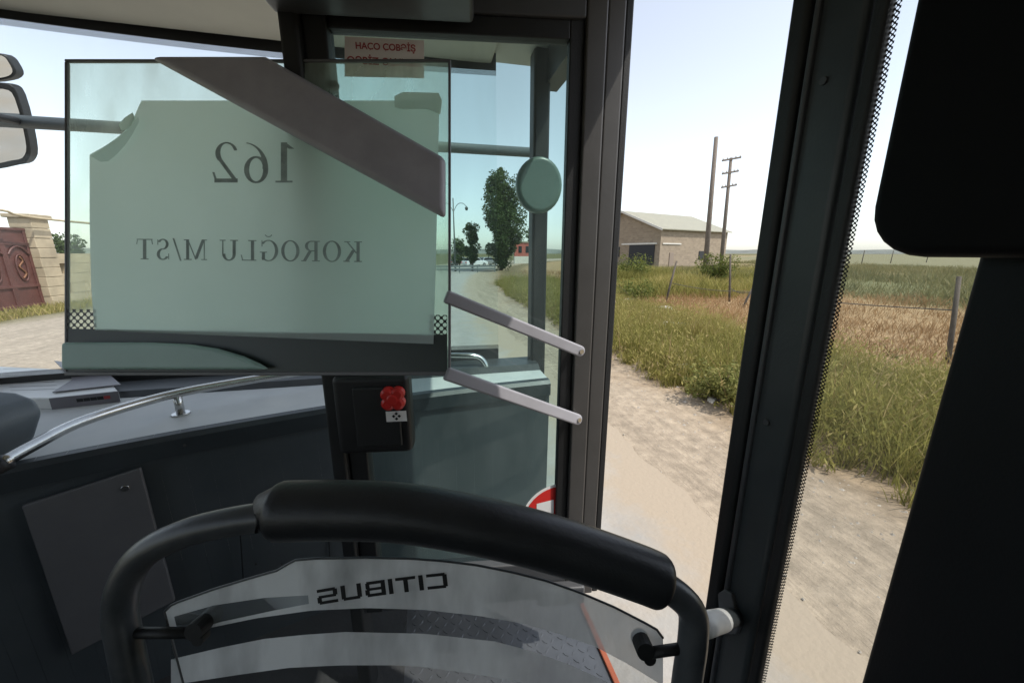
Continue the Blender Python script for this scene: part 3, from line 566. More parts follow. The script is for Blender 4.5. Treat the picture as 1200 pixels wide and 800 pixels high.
# gate on the far side of the street
mat('maroon', (.105, .040, .034), .45, bump=.08, var=.2, scale=3); mat('gold', (.20, .09, .045), .6, metal=.2); mat('limestone', (.40, .325, .225), .9, bump=.4, bscale=9, var=.2, scale=1.5); mat('pipe_yellow', (.42, .34, .22), .6)
def gate():
    GX = on_z(62, 357, 0).x; y1 = on_z(62, 357, 0).y
    pr = empty('gate_pillar', (GX, y1+.3, 0)); tag(pr, 'tan stone pillar at the end of the maroon gate', 'pillar')
    for k in range(9): j = random.uniform(-.012, .012); MB().box((GX-.4+j, y1-.38+j, k*.385-(.1 if k == 0 else 0)), (GX+.32+j, y1+.38-j, (k+1)*.385-.012)).build('stone_block', 'limestone', pr, bevel=.02)
    MB().box((GX-.5, y1-.47, 9*.385-.01), (GX+.42, y1+.47, 9*.385+.14)).build('cap', 'limestone', pr, bevel=.03)
    MB().box((GX-.34, y1-.33, .1), (GX+.27, y1+.33, 3.4)).build('core', 'limestone', pr)
    g = empty('metal_gate', (GX, y1-2.2, 0)); tag(g, 'dark maroon metal gate with raised panels and gilded ornament', 'gate')
    ya, yb = y1-.38, y1-4.2; Hh = 3.0
    MB().box((GX-.03, yb, .1), (GX+.03, ya, Hh)).build('sheet', 'maroon', g)
    for y in (ya-.06, ya-.95, ya-1.05, ya-1.95, ya-2.05, ya-2.95, yb+.06): MB().box((GX-.055, y-.05, .06), (GX+.075, y+.05, Hh+.02)).build('stile', 'maroon', g, bevel=.012)
    for z in (.1, .85, 2.45, Hh): MB().box((GX-.05, yb, z-.05), (GX+.085, ya, z+.05)).build('rail', 'maroon', g, bevel=.012)
    for yc in (ya-.5, ya-1.5, ya-2.5):
        r = MB().tube(smooth_path([(GX+.07, yc-.4, 2.05), (GX+.07, yc-.2, 2.28), (GX+.07, yc, 2.36), (GX+.07, yc+.2, 2.28), (GX+.07, yc+.4, 2.05)]), .035, 8).build('arch_moulding', 'maroon', g, smooth=True)
        el = [(GX+.06, yc+.2*math.cos(t*math.pi/10), 1.55+.5*math.sin(t*math.pi/10)) for t in range(21)]; MB().tube(el, .022, 6, False).build('panel_moulding', 'maroon', g, smooth=True)
        sc = smooth_path([(GX+.06, yc-.06, 1.15), (GX+.06, yc+.09, 1.35), (GX+.06, yc-.09, 1.6), (GX+.06, yc+.08, 1.8), (GX+.06, yc, 1.98)]); MB().tube(sc, .03, 6).build('scroll', 'gold', g, smooth=True)
    wl = empty('garden_wall', (GX, y1+8, 0)); tag(wl, 'low tan stone wall running on from the gate pillar', 'wall')
    y = y1+.39
    for k in range(22):
        for c in range(5): MB().box((GX-.2, y+(.45 if c % 2 else 0), c*.42-(.1 if c == 0 else 0)), (GX+.18+random.uniform(-.01, .01), y+.89+(.45 if c % 2 else 0), c*.42+.41)).build('stone_block', 'limestone', wl)
        y += .9
    pts = [on_x(-90, 236, GX+.6), on_x(0, 246, GX+.6), on_x(76, 259, GX+.6), Vector((GX+.6, y1+16, 3.5))]
    pi = empty('gas_pipe', (GX+.6, y1+15, 0)); tag(pi, 'thin pale gas pipe carried overhead past the gate', 'pipe')
    MB().tube(smooth_path(pts), .045, 8).build('pipe', 'pipe_yellow', pi, smooth=True)
    for yy in (y1+15, y1-7.5):
        zz = float(np.interp(yy, [p.y for p in sorted(pts, key=lambda q: q.y)], [p.z for p in sorted(pts, key=lambda q: q.y)])); MB().tube([(GX+.6, yy, -.1), (GX+.6, yy, 1.5), (GX+.6, yy, zz)], .05, 8).build('support', 'pipe_yellow', pi, smooth=True)
gate()

# ------------------------------------------------------------------ the bus we sit in
bus = empty('bus', (-.55, -1.6, 0)); tag(bus, 'inside of a city bus with slate front panel, glass door and dark pillars', 'bus')
ZF, ZR = HC-1.60, HC+.95       # step floor, ceiling
SX = .60                        # inner plane of the right side
def part(name, m, parent=None, **k): return lambda mb: mb.build(name, m, parent or bus, **k)
MB().box((-1.95, -5.6, ZF-.08), (SX+.04, .42, ZF)).build('floor', 'rust_floor', bus)
MB().box((-1.95, .42, ZF-.08), (-.16, 2.05, ZF-.004)).build('floor', 'rust_floor', bus)
sf_ = MB().box((-.16, .42, ZF-.08), (SX+.04, 2.05, ZF-.004)).build('step_floor', 'checker_plate', bus)
def treads():
    mb = MB(); p = .034
    for i in range(int(.76/p)):
        for j in range(int(1.25/p)):
            c = Vector((-.13+i*p, .45+j*p, ZF-.0045)); a = R(45 if (i+j) % 2 else -45); u = Vector((math.cos(a), math.sin(a), 0)); v = Vector((-u.y, u.x, 0)); up = Vector((0, 0, .0028))
            B = [c-u*.015, c-v*.0042, c+u*.015, c+v*.0042]; Tp = [c-u*.011+up, c-v*.0022+up, c+u*.011+up, c+v*.0022+up]
            mb.face(Tp)
            for k in range(4): l = (k+1) % 4; mb.face([B[k], B[l], Tp[l], Tp[k]])
    o = mb.build('tread_bars', 'checker_plate', sf_); o['kind'] = 'stuff'
treads()
MB().box((SX+.022, .60, ZF-.004), (SX+.045, 1.95, ZF+.010)).build('step_edge', 'orange', bus, bevel=.004)
MB().box((-1.99, -5.7, ZR), (SX+.14, 2.16, ZR+.08)).build('ceiling', 'cream', bus)
MB().box((-1.99, -5.7, ZF-.1), (SX+.14, -5.62, ZR)).build('rear_wall', 'charcoal', bus)
MB().box((-2.01, -5.6, .32), (-1.95, 2.05, HC-.72)).build('side_panel', 'charcoal', bus)
MB().box((-2.01, -5.6, HC+.55), (-1.95, 2.05, ZR)).build('side_panel', 'charcoal', bus)
for y in (-5.6, -4.0, -2.4, -.8, .7, 1.95): MB().box((-2.01, y, HC-.72), (-1.93, y+.1, HC+.55)).build('window_pillar', 'charcoal', bus)
MB().face([(-1.98, -5.6, HC-.72), (-1.98, 2.0, HC-.72), (-1.98, 2.0, HC+.55), (-1.98, -5.6, HC+.55)]).build('side_window', 'side_glass', bus)
# right side behind the door
MB().box((SX+.02, -5.6, .32), (SX+.10, .588, HC-.98)).build('side_panel', 'charcoal', bus)
MB().box((SX+.02, -5.6, HC+.80), (SX+.10, 2.05, ZR)).build('side_panel', 'charcoal', bus)
for y in (-5.6, -4.0, -2.3): MB().box((SX+.0, y, HC-.98), (SX+.10, y+.12, HC+.80)).build('window_pillar', 'charcoal', bus)
MB().face([(SX+.07, -5.6, HC-.98), (SX+.07, -.4, HC-.98), (SX+.07, -.4, HC+.8), (SX+.07, -5.6, HC+.8)]).build('side_window', 'tinted_glass', bus)  # unseen rear windows, dark tint added to keep sun patches out
# skirt and wheels
MB().box((-2.01, 2.05, .32), (SX+.06, 2.16, HC-.66)).build('front_skirt', 'skirt_and_sunlit_white', bus)
MB().box((-1.93, -5.5, .32), (SX, 1.9, ZF-.09)).build('underframe', 'rust_floor', bus)
for x in (-1.86, SX-.27):
    for y in (-.9, -4.4):
        wh = MB().disc((x, y, .40), (1, 0, 0), .40, .24, 28).build('wheel', 'tyre', bus, bevel=.04); MB().disc((x-.01, y, .40), (1, 0, 0), .22, .26, 20).build('rim', 'car_silver', wh)
# windscreen (gently curved in plan)
def wy(x): return 2.12-.07*((x+.58)/1.2)**2
xs = [-1.95+(SX+.02+1.72)*k/16 for k in range(17)]
g = MB()
for a, b in zip(xs, xs[1:]): g.face([(a, wy(a), HC-.62), (b, wy(b), HC-.62), (b, wy(b), ZR), (a, wy(a), ZR)])
ws = g.build('windscreen', 'windscreen_glass', bus, smooth=True)
f1, f2, f3, f4 = MB(), MB(), MB(), MB()
for a, b in zip(xs, xs[1:]):
    for mb, z0, z1 in ((f1, HC+.875, ZR), (f2, HC-.62, HC-.535)):
        mb.face([(a, wy(a)-.004, z0), (b, wy(b)-.004, z0), (b, wy(b)-.004, z1), (a, wy(a)-.004, z1)])
    for mb, z0, z1 in ((f3, HC+.852, HC+.875), (f4, HC-.535, HC-.512)):
        mb.face([(a, wy(a)-.004, z0), (b, wy(b)-.004, z0), (b, wy(b)-.004, z1), (a, wy(a)-.004, z1)], [(a, z0), (b, z0), (b, z1), (a, z1)])
f1.build('black_band', 'rubber', ws); f2.build('black_band', 'rubber', ws); f3.build('dotted_band', 'frit_fine', ws); f4.build('dotted_band', 'frit_fine', ws)
# header lining above the windscreen: cream panel leaning towards the camera
MB().prism([(-1.95, 2.09, HC+.905), (-1.95, 2.09, ZR-.002), (-1.95, 1.35, ZR-.002), (-1.95, 1.62, HC+.925)], (SX+1.72, 0, 0)).build('header_panel', 'cream', bus, bevel=.012)
MB().box((SX-.045, 1.96, ZF-.05), (SX+.04, 2.05, ZR)).build('front_pillar', 'rubber', bus, bevel=.015)
MB().box((-1.99, 1.96, HC-.66), (-1.89, 2.08, ZR)).build('front_pillar', 'rubber', bus, bevel=.015)

# front bulkhead and dashboard
poly = [(-1.95, .88), (-1.5, 1.16), (-1.25, 1.30), (-.94, 1.42), (-.6, 1.52), (-.27, 1.60), (.1, 1.66), (SX-.02, 1.70)]
pp2 = [Vector((p.x, p.y, 0)) for p in smooth_path([Vector((*q, 0)) for q in poly], 5)]
ZD = HC-.62
def strip(off0, z0, off1, z1, mb):
    for a, b in zip(pp2, pp2[1:]):
        n = Vector(((b-a).y, -(b-a).x, 0)).normalized(); 
        mb.face([a+n*off0+Vector((0, 0, z0)), b+n*off0+Vector((0, 0, z0)), b+n*off1+Vector((0, 0, z1)), a+n*off1+Vector((0, 0, z1))])
fpn = MB(); strip(-.02, ZF-.02, 0, ZD-.05, fpn); fp_o = fpn.build('front_panel', 'slate', bus, smooth=True)
lp = MB(); strip(0, ZD-.075, .014, ZD-.072, lp); strip(.014, ZD-.072, .014, ZD-.012, lp); strip(.014, ZD-.012, 0, ZD+.004, lp); strip(0, ZD+.004, -.03, ZD+.006, lp)
lip = lp.build('panel_lip', 'slate_lip', bus, smooth=False)
d = MB()
for a, b in zip(pp2, pp2[1:]): d.face([(a.x, a.y, ZD), (b.x, b.y, ZD), (b.x, wy(b.x)+.0, ZD+.012), (a.x, wy(a.x), ZD+.012)])
dash = d.build('dashboard', 'dash', bus, smooth=True)
# raised ridge along the back of the dash
rd = MB()
for a, b in zip(pp2[6:], pp2[7:]): rd.prism([(a.x, 1.86, ZD+.004), (a.x, 1.90, ZD+.03), (a.x, 2.04, ZD+.034), (a.x, 2.06, ZD+.005)], (b.x-a.x, 0, 0))
rd.build('dash_ledge', 'charcoal', dash)
P0, P1 = Vector((-1.25, 1.30, 0)), Vector((-.6, 1.52, 0)); pn = Vector(((P1-P0).y, -(P1-P0).x, 0)).normalized()
ac = [on_plane(x, y, P0+pn*.012, pn) for x, y in ((28, 590), (166, 546), (206, 700), (86, 763))]
acp = MB().prism(ac, pn*.016).build('access_panel', 'access', bus, bevel=.004)
lk = on_plane(147, 571, P0+pn*.028, pn); l_o = MB().disc(lk, pn, .011, .006, 18).build('lock', 'steel', acp, bevel=.002)
for x, y in ((217, 521), (355, 497)): MB().disc(on_plane(x, y, P0+pn*.006+Vector((0, .0, 0)), pn)+pn*.0, pn, .005, .004, 10).build('screw', 'steel', fp_o)
for x in (283, 386):
    a, b = on_plane(x-3, 610, P0, pn), on_plane(x+3, 700, P0, pn)
    MB().prism([a, a+Vector((.004, 0, 0)), b+Vector((.004, 0, 0)), b], pn*.006).build('seam', 'rubber', fp_o)
# stainless rail over the dash
ZS = HC-.53
rl = [on_z(x, y, ZS) for x, y in ((0, 543), (40, 521), (90, 496), (150, 476), (207, 461), (270, 449), (340, 438), (420, 428), (500, 418))]
end = [on_z(545, 417, ZS)]; e0 = end[0]; rl += [e0, e0+Vector((.07, .0, -.012)), e0+Vector((.105, -.01, -.05)), e0+Vector((.112, -.015, -.11))]
rail = MB().tube(smooth_path(rl, 5), .0165, 14).build('dash_rail', 'steel', bus, smooth=True)
for x, y in ((207, 461), (420, 428)): q = on_z(x, y, ZS); MB().tube([q, q-Vector((0, 0, .09))], .014, 12).build('rail_support', 'steel', rail, smooth=True); MB().disc(q-Vector((0, 0, .088)), (0, 0, 1), .03, .008, 18).build('rail_foot', 'steel', rail, bevel=.002)
MB().tube([rl[0]+Vector((-.05, -.02, -.03)), rl[0]+Vector((.012, .004, .003))], .022, 12).build('rail_end', 'rubber', rail, smooth=True)
# rounded pod at the driver's end of the dash
MB().prism([at(x, y, 1.20) for x, y in ((-90, 450), (24, 458), (46, 466), (54, 482), (44, 514), (28, 526), (-90, 540))], -Vector((FV.x, FV.y, 0))*.16).build('dash_pod', 'pod', bus, bevel=.022, bseg=4)

# pillar behind the doorway
def sbox(name, x0, x1, y0, y1, z0, z1, m, parent=None, **k): return MB().box((x0, y0, z0), (x1, y1, z1)).build(name, m, parent or bus, **k)
bp_ = sbox('door_pillar', SX-.005, SX+.03, .470, .552, ZF-.05, ZR, 'charcoal', bevel=.010, bseg=3)
sbox('door_seal', SX-.012, SX+.032, .554, .590, ZF-.05, ZR, 'rubber', bp_, bevel=.010, bseg=3)
sbox('edge_bead', SX-.012, SX+.0, .536, .546, ZF, ZR, 'graphite', bp_, bevel=.004)
sbox('window_trim', SX-.002, SX+.014, .447, .468, ZF-.05, ZR, 'rubber', bp_, bevel=.006)
sg = MB().face([(SX+.009, .462, HC-.98), (SX+.009, .20, HC-.98), (SX+.009, .20, HC+.8), (SX+.009, .462, HC+.8)]).build('side_window', 'side_glass', bus)
y0, y1 = .447, .4385; MB().face([(SX+.0075, y0, HC-.98), (SX+.0075, y1, HC-.98), (SX+.0075, y1, HC+.8), (SX+.0075, y0, HC+.8)], [(y0, -.98), (y1, -.98), (y1, .8), (y0, .8)]).build('dotted_band', 'frit_fine', sg)
rp_ = MB().prism([(SX-.03, .288, ZF), (SX-.045, .25, ZF), (SX-.06, .1, ZF), (SX-.06, -.42, ZF), (SX+.09, -.42, ZF), (SX+.09, .288, ZF)], (0, 0, ZR-ZF)).build('window_pillar', 'near_black', bus, bevel=.008, bseg=3)
# black casing in front of the side window
rr = .055; ya, yb, za, zb = .352, -.30, HC-.004, HC+.90; prof = []
for (cy, cz, a0) in ((ya-rr, za+rr, -90), (ya-rr, zb-rr, 0), (yb+rr, zb-rr, 90), (yb+rr, za+rr, 180)):
    for k in range(7): a = R(a0+15*k); prof.append((SX-.10, cy+rr*math.cos(a), cz+rr*math.sin(a)))
cas = MB().prism(prof, (.062, 0, 0)).build('screen_casing', 'casing_black', bus, bevel=.012, bseg=4)

# door leaf, swung inwards
LD = Vector((.99, -.136, 0)).normalized(); LN = Vector((LD.y, -LD.x, 0)); LP = Vector((-.26, 1.194, 0)); W = .828
ZB, ZT = HC-1.245, HC+.74
def lf(s, n, z): return LP+LD*s+LN*n+Vector((0, 0, z))
def lbox(name, s0, s1, n0, n1, z0, z1, m, parent, **k): return MB().prism([lf(s0, n0, z0), lf(s1, n0, z0), lf(s1, n1, z0), lf(s0, n1, z0)], (0, 0, z1-z0)).build(name, m, parent, **k)
LPl = lf(0, 0, 0)
def on_leaf(px, py, n=0.): return on_plane(px, py, lf(0, n, 0), LN)
door = empty('door', lf(W/2, 0, ZB)); door.parent = bus; door.matrix_parent_inverse = Matrix.Translation(-bus.location)
door_loc = door.location.copy()
def dpart(o):
    o.parent = door; o.matrix_parent_inverse = Matrix.Translation(-door_loc); return o
GT = HC+.55
dpart(lbox('stile', W-.115, W-.058, -.03, .03, ZB, ZT, 'alu_grey', None, bevel=.006))
dpart(lbox('stile', W-.056, W-.006, -.032, .018, ZB, ZT-.015, 'alu_grey', None, bevel=.006))
dpart(lbox('edge_rubber', W-.006, W+.016, -.03, .012, ZB, ZT-.03, 'rubber', None, bevel=.005))
dpart(lbox('gasket', W-.155, W-.115, -.02, .016, ZB+.1, GT+.1, 'rubber', None, bevel=.004))
dpart(lbox('stile', -.002, .055, -.03, .03, ZB, ZT, 'rubber', None, bevel=.006))
dpart(lbox('top_rail', .0551, W-.1151, -.028, .028, GT+.045, ZT, 'graphite', None, bevel=.006))
dpart(lbox('gasket', .0551, W-.1551, -.02, .017, GT, GT+.045, 'rubber', None, bevel=.004))
dpart(lbox('bottom_rail', .0551, W-.1151, -.028, .028, ZB, ZB+.16, 'graphite', None, bevel=.006))
dpart(lbox('hinge_bracket', W-.22, W-.05, .03, .07, HC-1.235, HC-1.16, 'graphite', None, bevel=.01))
dpart(MB().face([lf(.05, -.003, ZB+.15), lf(W-.15, -.003, ZB+.15), lf(W-.15, -.003, GT+.01), lf(.05, -.003, GT+.01)]).build('glass', 'door_glass', None))
# stickers printed on the door glass
st = [on_leaf(x, y, .004) for x, y in ((404, 43), (497, 48), (497, 92), (404, 90))]
st_o = dpart(MB().prism(st, LN*.001).build('warning_sticker', 'sticker_pink', None))
sax = (st[1]-st[0]).normalized(); say = LN.cross(sax) if LN.cross(sax).z > 0 else sax.cross(LN)
def fit_text(name, s, wpx, hpx, px, py, m, parent, n, bold=.0):
    o = text_mesh(name, s, .05, m, None, (0, 0, 0), (1, 0, 0), (0, 1, 0), bold=bold); me = o.data
    xs_ = [v.co.x for v in me.vertices]; ys_ = [v.co.y for v in me.vertices]; cx, cy = (min(xs_)+max(xs_))/2, (min(ys_)+max(ys_))/2
    c = on_leaf(px, py, n); Wd = (on_leaf(px+wpx/2, py, n)-on_leaf(px-wpx/2, py, n)).length; Hd = (on_leaf(px, py-hpx/2, n)-on_leaf(px, py+hpx/2, n)).length
    kx, ky = Wd/(max(xs_)-min(xs_)), Hd/(max(ys_)-min(ys_))
    for v in me.vertices: v.co = c+sax*((v.co.x-cx)*kx)+say*((v.co.y-cy)*ky)
    o.parent = parent
    return o
fit_text('lettering', 'HAÇO ÇOBƏİŞ', 70, 13, 452, 55, 'red_ink', st_o, .0062, .0012); fit_text('lettering', 'OƏBİZ OLUNUR', 88, 12, 451, 71, 'red_ink', st_o, .0062, .0012)
fr_ = []; cc = (661, 622)
def arc(r, n, x1): return [on_leaf(min(x1, cc[0]+r*math.cos(t)), cc[1]+r*1.05*math.sin(t), n) for t in [math.pi/2+math.pi*k/24 for k in range(25)]]
ns_ = dpart(MB().face(arc(53, .003, 660)).build('no_entry_sticker', 'white_print', None)); MB().face(arc(50, .004, 658)).build('red_disc', 'red_print', ns_)
MB().face([on_leaf(x, y, .005) for x, y in ((629, 606), (649, 601), (649, 585), (629, 590))]).build('white_bar', 'white_print', ns_)
# column, button box, housing
lbox('door_column', -.052, -.004, -.04, .05, ZF-.02, ZR, 'rubber', bus, bevel=.012)
bb = lbox('control_box', -.004, .212, .032, .10, HC-.585, HC-.34, 'black_plastic', bus, bevel=.018, bseg=4)
lbox('cover', .055, .185, .100, .112, HC-.555, HC-.37, 'rubber', bb, bevel=.012, bseg=3)
bc = on_leaf(461, 466, .118)
kn = MB()
for k in range(4):
    a = R(45+90*k); c = bc+LD*(.019*math.cos(a))+Vector((0, 0, .019*math.sin(a))); kn.tube([c-LN*.008, c+LN*.012, c+LN*.018], [.0195, .0195, .012], 14)
kn.tube([bc-LN*.008, bc+LN*.016, bc+LN*.02], [.02, .02, .012], 14); kn.build('red_knob', 'red_button', bb, smooth=False, bevel=.0)
lb = [on_leaf(x, y, .1135) for x, y in ((452, 482), (476, 481), (477, 493), (453, 494))]; lb_o = MB().prism(lb, LN*.001).build('label_plate', 'white_print', bb)
tc_ = on_leaf(464.5, 487.5, .116)
ic = MB()
for dx, dz in ((-.008, 0), (.008, 0), (0, .008), (0, -.008)): c = tc_+LD*dx+Vector((0, 0, dz)); ic.face([c+LD*.005, c+Vector((0, 0, .005)), c-LD*.005, c-Vector((0, 0, .005))])
ic.build('arrow_mark', 'logo_black', lb_o)
hs = lbox('door_gear_housing', -.06, .42, .035, .15, HC+.562, ZR, 'graphite', bus, bevel=.012, bseg=3)
lbox('door_header', .4201, W+.03, -.03, .09, HC+.752, ZR, 'graphite', bus, bevel=.012)
for s in (.10, .31): MB().disc(lf(s, .15, HC+.60), LN, .013, .006, 16).build('bolt', 'rubber', hs, bevel=.003)
for s in (.62, .70): MB().disc(lf(s, .028, HC+.70), LN, .010, .008, 14).build('bolt', 'black_plastic', hs, bevel=.003)

# leaning glass screen added to carry the sheet; its brace and hand pad are added too
D = .94
sc = empty('added_glass_screen', at(302, 437, D)); sc.parent = bus; sc.matrix_parent_inverse = Matrix.Translation(-bus.location); sc_loc = sc.location.copy()
def spart(o): o.parent = sc; o.matrix_parent_inverse = Matrix.Translation(-sc_loc); return o
spart(MB().face([at(x, y, D) for x, y in ((78, 437), (525, 437), (525, 72), (78, 72))]).build('glass', 'screen_glass', None))
for q in (((75, 69), (528, 69), (528, 72), (75, 72)), ((75, 435.5), (528, 435.5), (528, 440), (75, 440)), ((75, 72.1), (78, 72.1), (78, 435.3), (75, 435.3)), ((525, 72.1), (528, 72.1), (528, 435.3), (525, 435.3))):
    spart(MB().prism([at(x, y, D-.005) for x, y in q], FV*.009).build('edge_trim', 'access', None, bevel=.002))
spart(MB().prism([at(x, y, D-.003) for x, y in ((79, 385), (524, 392), (524, 435.4), (79, 435.4))], FV*.002).build('black_band', 'frit_dark', None))
k_ = D/F
for x0, x1 in ((79, 114), (503, 524)):
    f_ = lambda x, y: y+(x-79)*7/445
    q = [(x0, f_(x0, 362)), (x1, f_(x1, 362)), (x1, f_(x1, 385)), (x0, f_(x0, 385))]
    spart(MB().face([at(x, y, D-.0025) for x, y in q], [(x*k_, -y*k_) for x, y in q]).build('dotted_band', 'frit_coarse', None))
spart(MB().prism([at(x, y, .929) for x, y in ((184, 74), (318, 74), (523.5, 190), (523.5, 259))], -FV*.030).build('brace', 'brace_grey', None, bevel=.026, bseg=8))
spart(MB().prism([at(x, y, .932) for x, y in ((86, 401), (180, 401), (226, 403), (258, 408), (288, 417), (306, 425), (318, 432), (86, 432))], -FV*.028).build('hand_pad', 'teal', None, bevel=.012, bseg=5))
for y in (100, 425):        # stays that carry the screen on the door column
    a = at(392, y, D+.006); dv = LN; b = a-LN*0; tt = (lf(0, .04, 0)-a).dot(LN); spart(MB().tube([a, a+LN*tt*1.0], .011, 10).build('stay', 'rubber', None, smooth=True))

# door arms from the screen edge to the leaf
def armbar(pa, ta, pb, wpx, name='door_arm'):
    A = at(*pa, ta); B = on_leaf(*pb, .075); d_ = (B-A); L = d_.length; d_.normalize(); n_ = (CAM-(A+B)/2).normalized(); n_ = (n_-d_*n_.dot(d_)).normalized(); u_ = n_.cross(d_); h = wpx*.5*((B-CAM).dot(FV))/F; P = []
    for k in range(9): a = R(90-22.5*k); P.append(B+d_*h*math.cos(a)+u_*h*math.sin(a))
    P += [A-u_*h, A+u_*h]
    o = dpart(MB().prism([p+n_*.009 for p in P], -n_*.018).build(name, 'arm_grey', None, bevel=.006, bseg=3))
    MB().disc(B+n_*.008, n_, h*.42, .006, 14).build('bolt', 'steel', o); MB().tube([B, B-LN*.07], .010, 10).build('pivot', 'steel', o, smooth=True)
armbar((522, 347), .936, (679, 411), 13); armbar((522, 437), .936, (676, 491), 13)

# convex mirror inside the front pillar, bar and driver's mirror outside
mc = [on_y(633+27*math.cos(2*math.pi*k/32), 216+34*math.sin(2*math.pi*k/32), 1.82) for k in range(32)]
mat('mirror_back', (.10, .155, .13), .35)
mo = MB().prism(mc, (0, .06, 0)).build('inner_mirror', 'mirror_back', bus, bevel=.022, bseg=4)
c = on_y(640, 216, 1.86); MB().tube([c, c+Vector((.03, .08, .02)), (SX-.02, 1.98, c.z+.04)], .012, 10).build('mirror_arm', 'rubber', mo, smooth=True)
ba, be = on_y(-25, 137, 2.62), on_y(640, 182, 2.62); be.z = ba.z = (ba.z+be.z)/2
mat('bar_grey', (.085, .10, .105), .5)
bar = MB().tube([ba, ba.lerp(be, .5), be], .030, 14).build('mirror_bar', 'bar_grey', bus, smooth=True)
for x0_, x in ((-1.97, -1.93), (be.x, SX+.02)): MB().tube([(x0_, 2.62, ba.z), ((x+x0_)/2, 2.32, ba.z-.04), (x, 2.0, ba.z-.10)], .018, 10).build('bar_bracket', 'rubber', bar, smooth=True)
def omir(pts, name, inset):
    cx, cy = sum(p[0] for p in pts)/len(pts), sum(p[1] for p in pts)/len(pts); nn = Vector((.36, -1.69, -.5)).normalized(); cen = on_y(cx, cy, 2.72)
    rp2 = [Vector((p.x, p.y, 0)) for p in smooth_path([Vector((*p, 0)) for p in pts+[pts[0]]], 3)][:-1]
    P = [on_plane(p.x, p.y, cen, nn) for p in rp2]; o = MB().prism(P, -nn*.08).build(name, 'rubber', bus, bevel=.010, bseg=3)
    MB().face([cen+(p-cen)*inset+nn*.003 for p in P]).build('mirror_glass', 'mirror', o)
omir([(-40, 97), (4, 97), (20, 110), (34, 165), (33, 187), (16, 194), (-40, 194)], 'driver_mirror', .86)
omir([(-24, 62), (3, 63), (13, 73), (18, 86), (6, 93), (-24, 93)], 'wide_angle_mirror', .84)

# padded grab rail with the see-through panel
T = .55
path = [at(x, y, T) for x, y in ((172, 900), (160, 820), (146, 750), (141, 716), (147, 680), (170, 648), (215, 625), (270, 611), (330, 603), (400, 600), (500, 606), (600, 625), (690, 652), (760, 678), (792, 695), (811, 717), (812, 748), (806, 790), (800, 840), (793, 900))]
bl = path[0].copy(); bl.z = ZF-.004; br_ = path[-1].copy(); br_.z = ZF-.004
gr = MB().tube([bl]+smooth_path(path, 5)+[br_], .0205, 18).build('grab_rail', 'tube_grey', bus, smooth=True)
pc = smooth_path([at(x, y, T) for x, y in ((322, 599), (330, 598), (400, 597), (470, 600), (540, 611), (620, 629), (690, 650), (750, 671), (772, 680), (779, 683))], 6)
n = len(pc); rs = [.0425*(1 if 6 < k < n-9 else 0) for k in range(n)]
rs = []
for k in range(n):
    s0 = (pc[k]-pc[0]).length; s1 = (pc[-1]-pc[k]).length; e = min(1, s0/.012); e2 = min(1, s1/.014); rs.append((.0425-.0055*(k/n))*(.72+.28*math.sqrt(max(0, 1-(1-e)**2)))*(.72+.28*math.sqrt(max(0, 1-(1-e2)**2))))
MB().tube(pc, rs, 28).build('padded_sleeve', 'pad', gr, smooth=True)
# see-through panel with frosted bands
TP = .57
def cur(pts): xs_, ys_ = zip(*pts); return lambda x: float(np.interp(x, xs_, ys_))
ytop = cur([(193, 716), (198, 710), (206, 706), (250, 690), (300, 675), (325, 668), (336, 661), (346, 656), (370, 654), (430, 653), (480, 654), (520, 657), (560, 662), (600, 670), (640, 680), (680, 694), (720, 711), (755, 729), (771, 738), (777, 747)])
yb1 = cur([(193, 746), (237, 737), (300, 724), (364, 715), (430, 712), (497, 714), (560, 721), (613, 730), (660, 744), (697, 757), (735, 777), (777, 803)])
yb2 = cur([(193, 774), (209, 770), (260, 758), (310, 748), (360, 743), (405, 740), (497, 742), (580, 751), (625, 763), (667, 778), (713, 799), (777, 832)])
yb3 = cur([(193, 806), (215, 800), (280, 790), (338, 782), (400, 779), (468, 779), (497, 781), (555, 789), (610, 799), (700, 824), (777, 852)])
ybt = lambda x: 900.0
mp = empty('clear_panel', at(480, 900, TP)); mp.parent = bus; mp.matrix_parent_inverse = Matrix.Translation(-bus.location); mp_loc = mp.location.copy()
def mpart(o): o.parent = mp; o.matrix_parent_inverse = Matrix.Translation(-mp_loc); return o
X_ = [193+584*k/80 for k in range(81)]
def band(name, fa, fb, m, dt=0):
    mb = MB()
    def edge(x, f):      # the side edges lean inwards towards the bottom
        y = f(x); return at(x+(22*(y-716)/84 if x < 200 else 0), y, TP+dt)
    for a, b in zip(X_, X_[1:]): mb.face([edge(a, fb), edge(b, fb), edge(b, fa), edge(a, fa)])
    return mpart(mb.build(name, m, None))
band('frosted_band', ytop, yb1, 'acrylic_frost'); band('clear_band', yb1, yb2, 'acrylic_clear'); band('frosted_band', yb2, yb3, 'acrylic_frost'); band('clear_band', yb3, ybt, 'acrylic_clear')
te = MB().tube([at(x, ytop(x), TP) for x in X_], .0018, 6).build('panel_edge', 'tube_grey', None, smooth=True); mpart(te)
lt_ = [at(193+22*(y-716)/84, y, TP) for y in (716, 750, 800, 850, 900)]; mpart(MB().tube(lt_, .0016, 6).build('panel_edge', 'access', None, smooth=True))
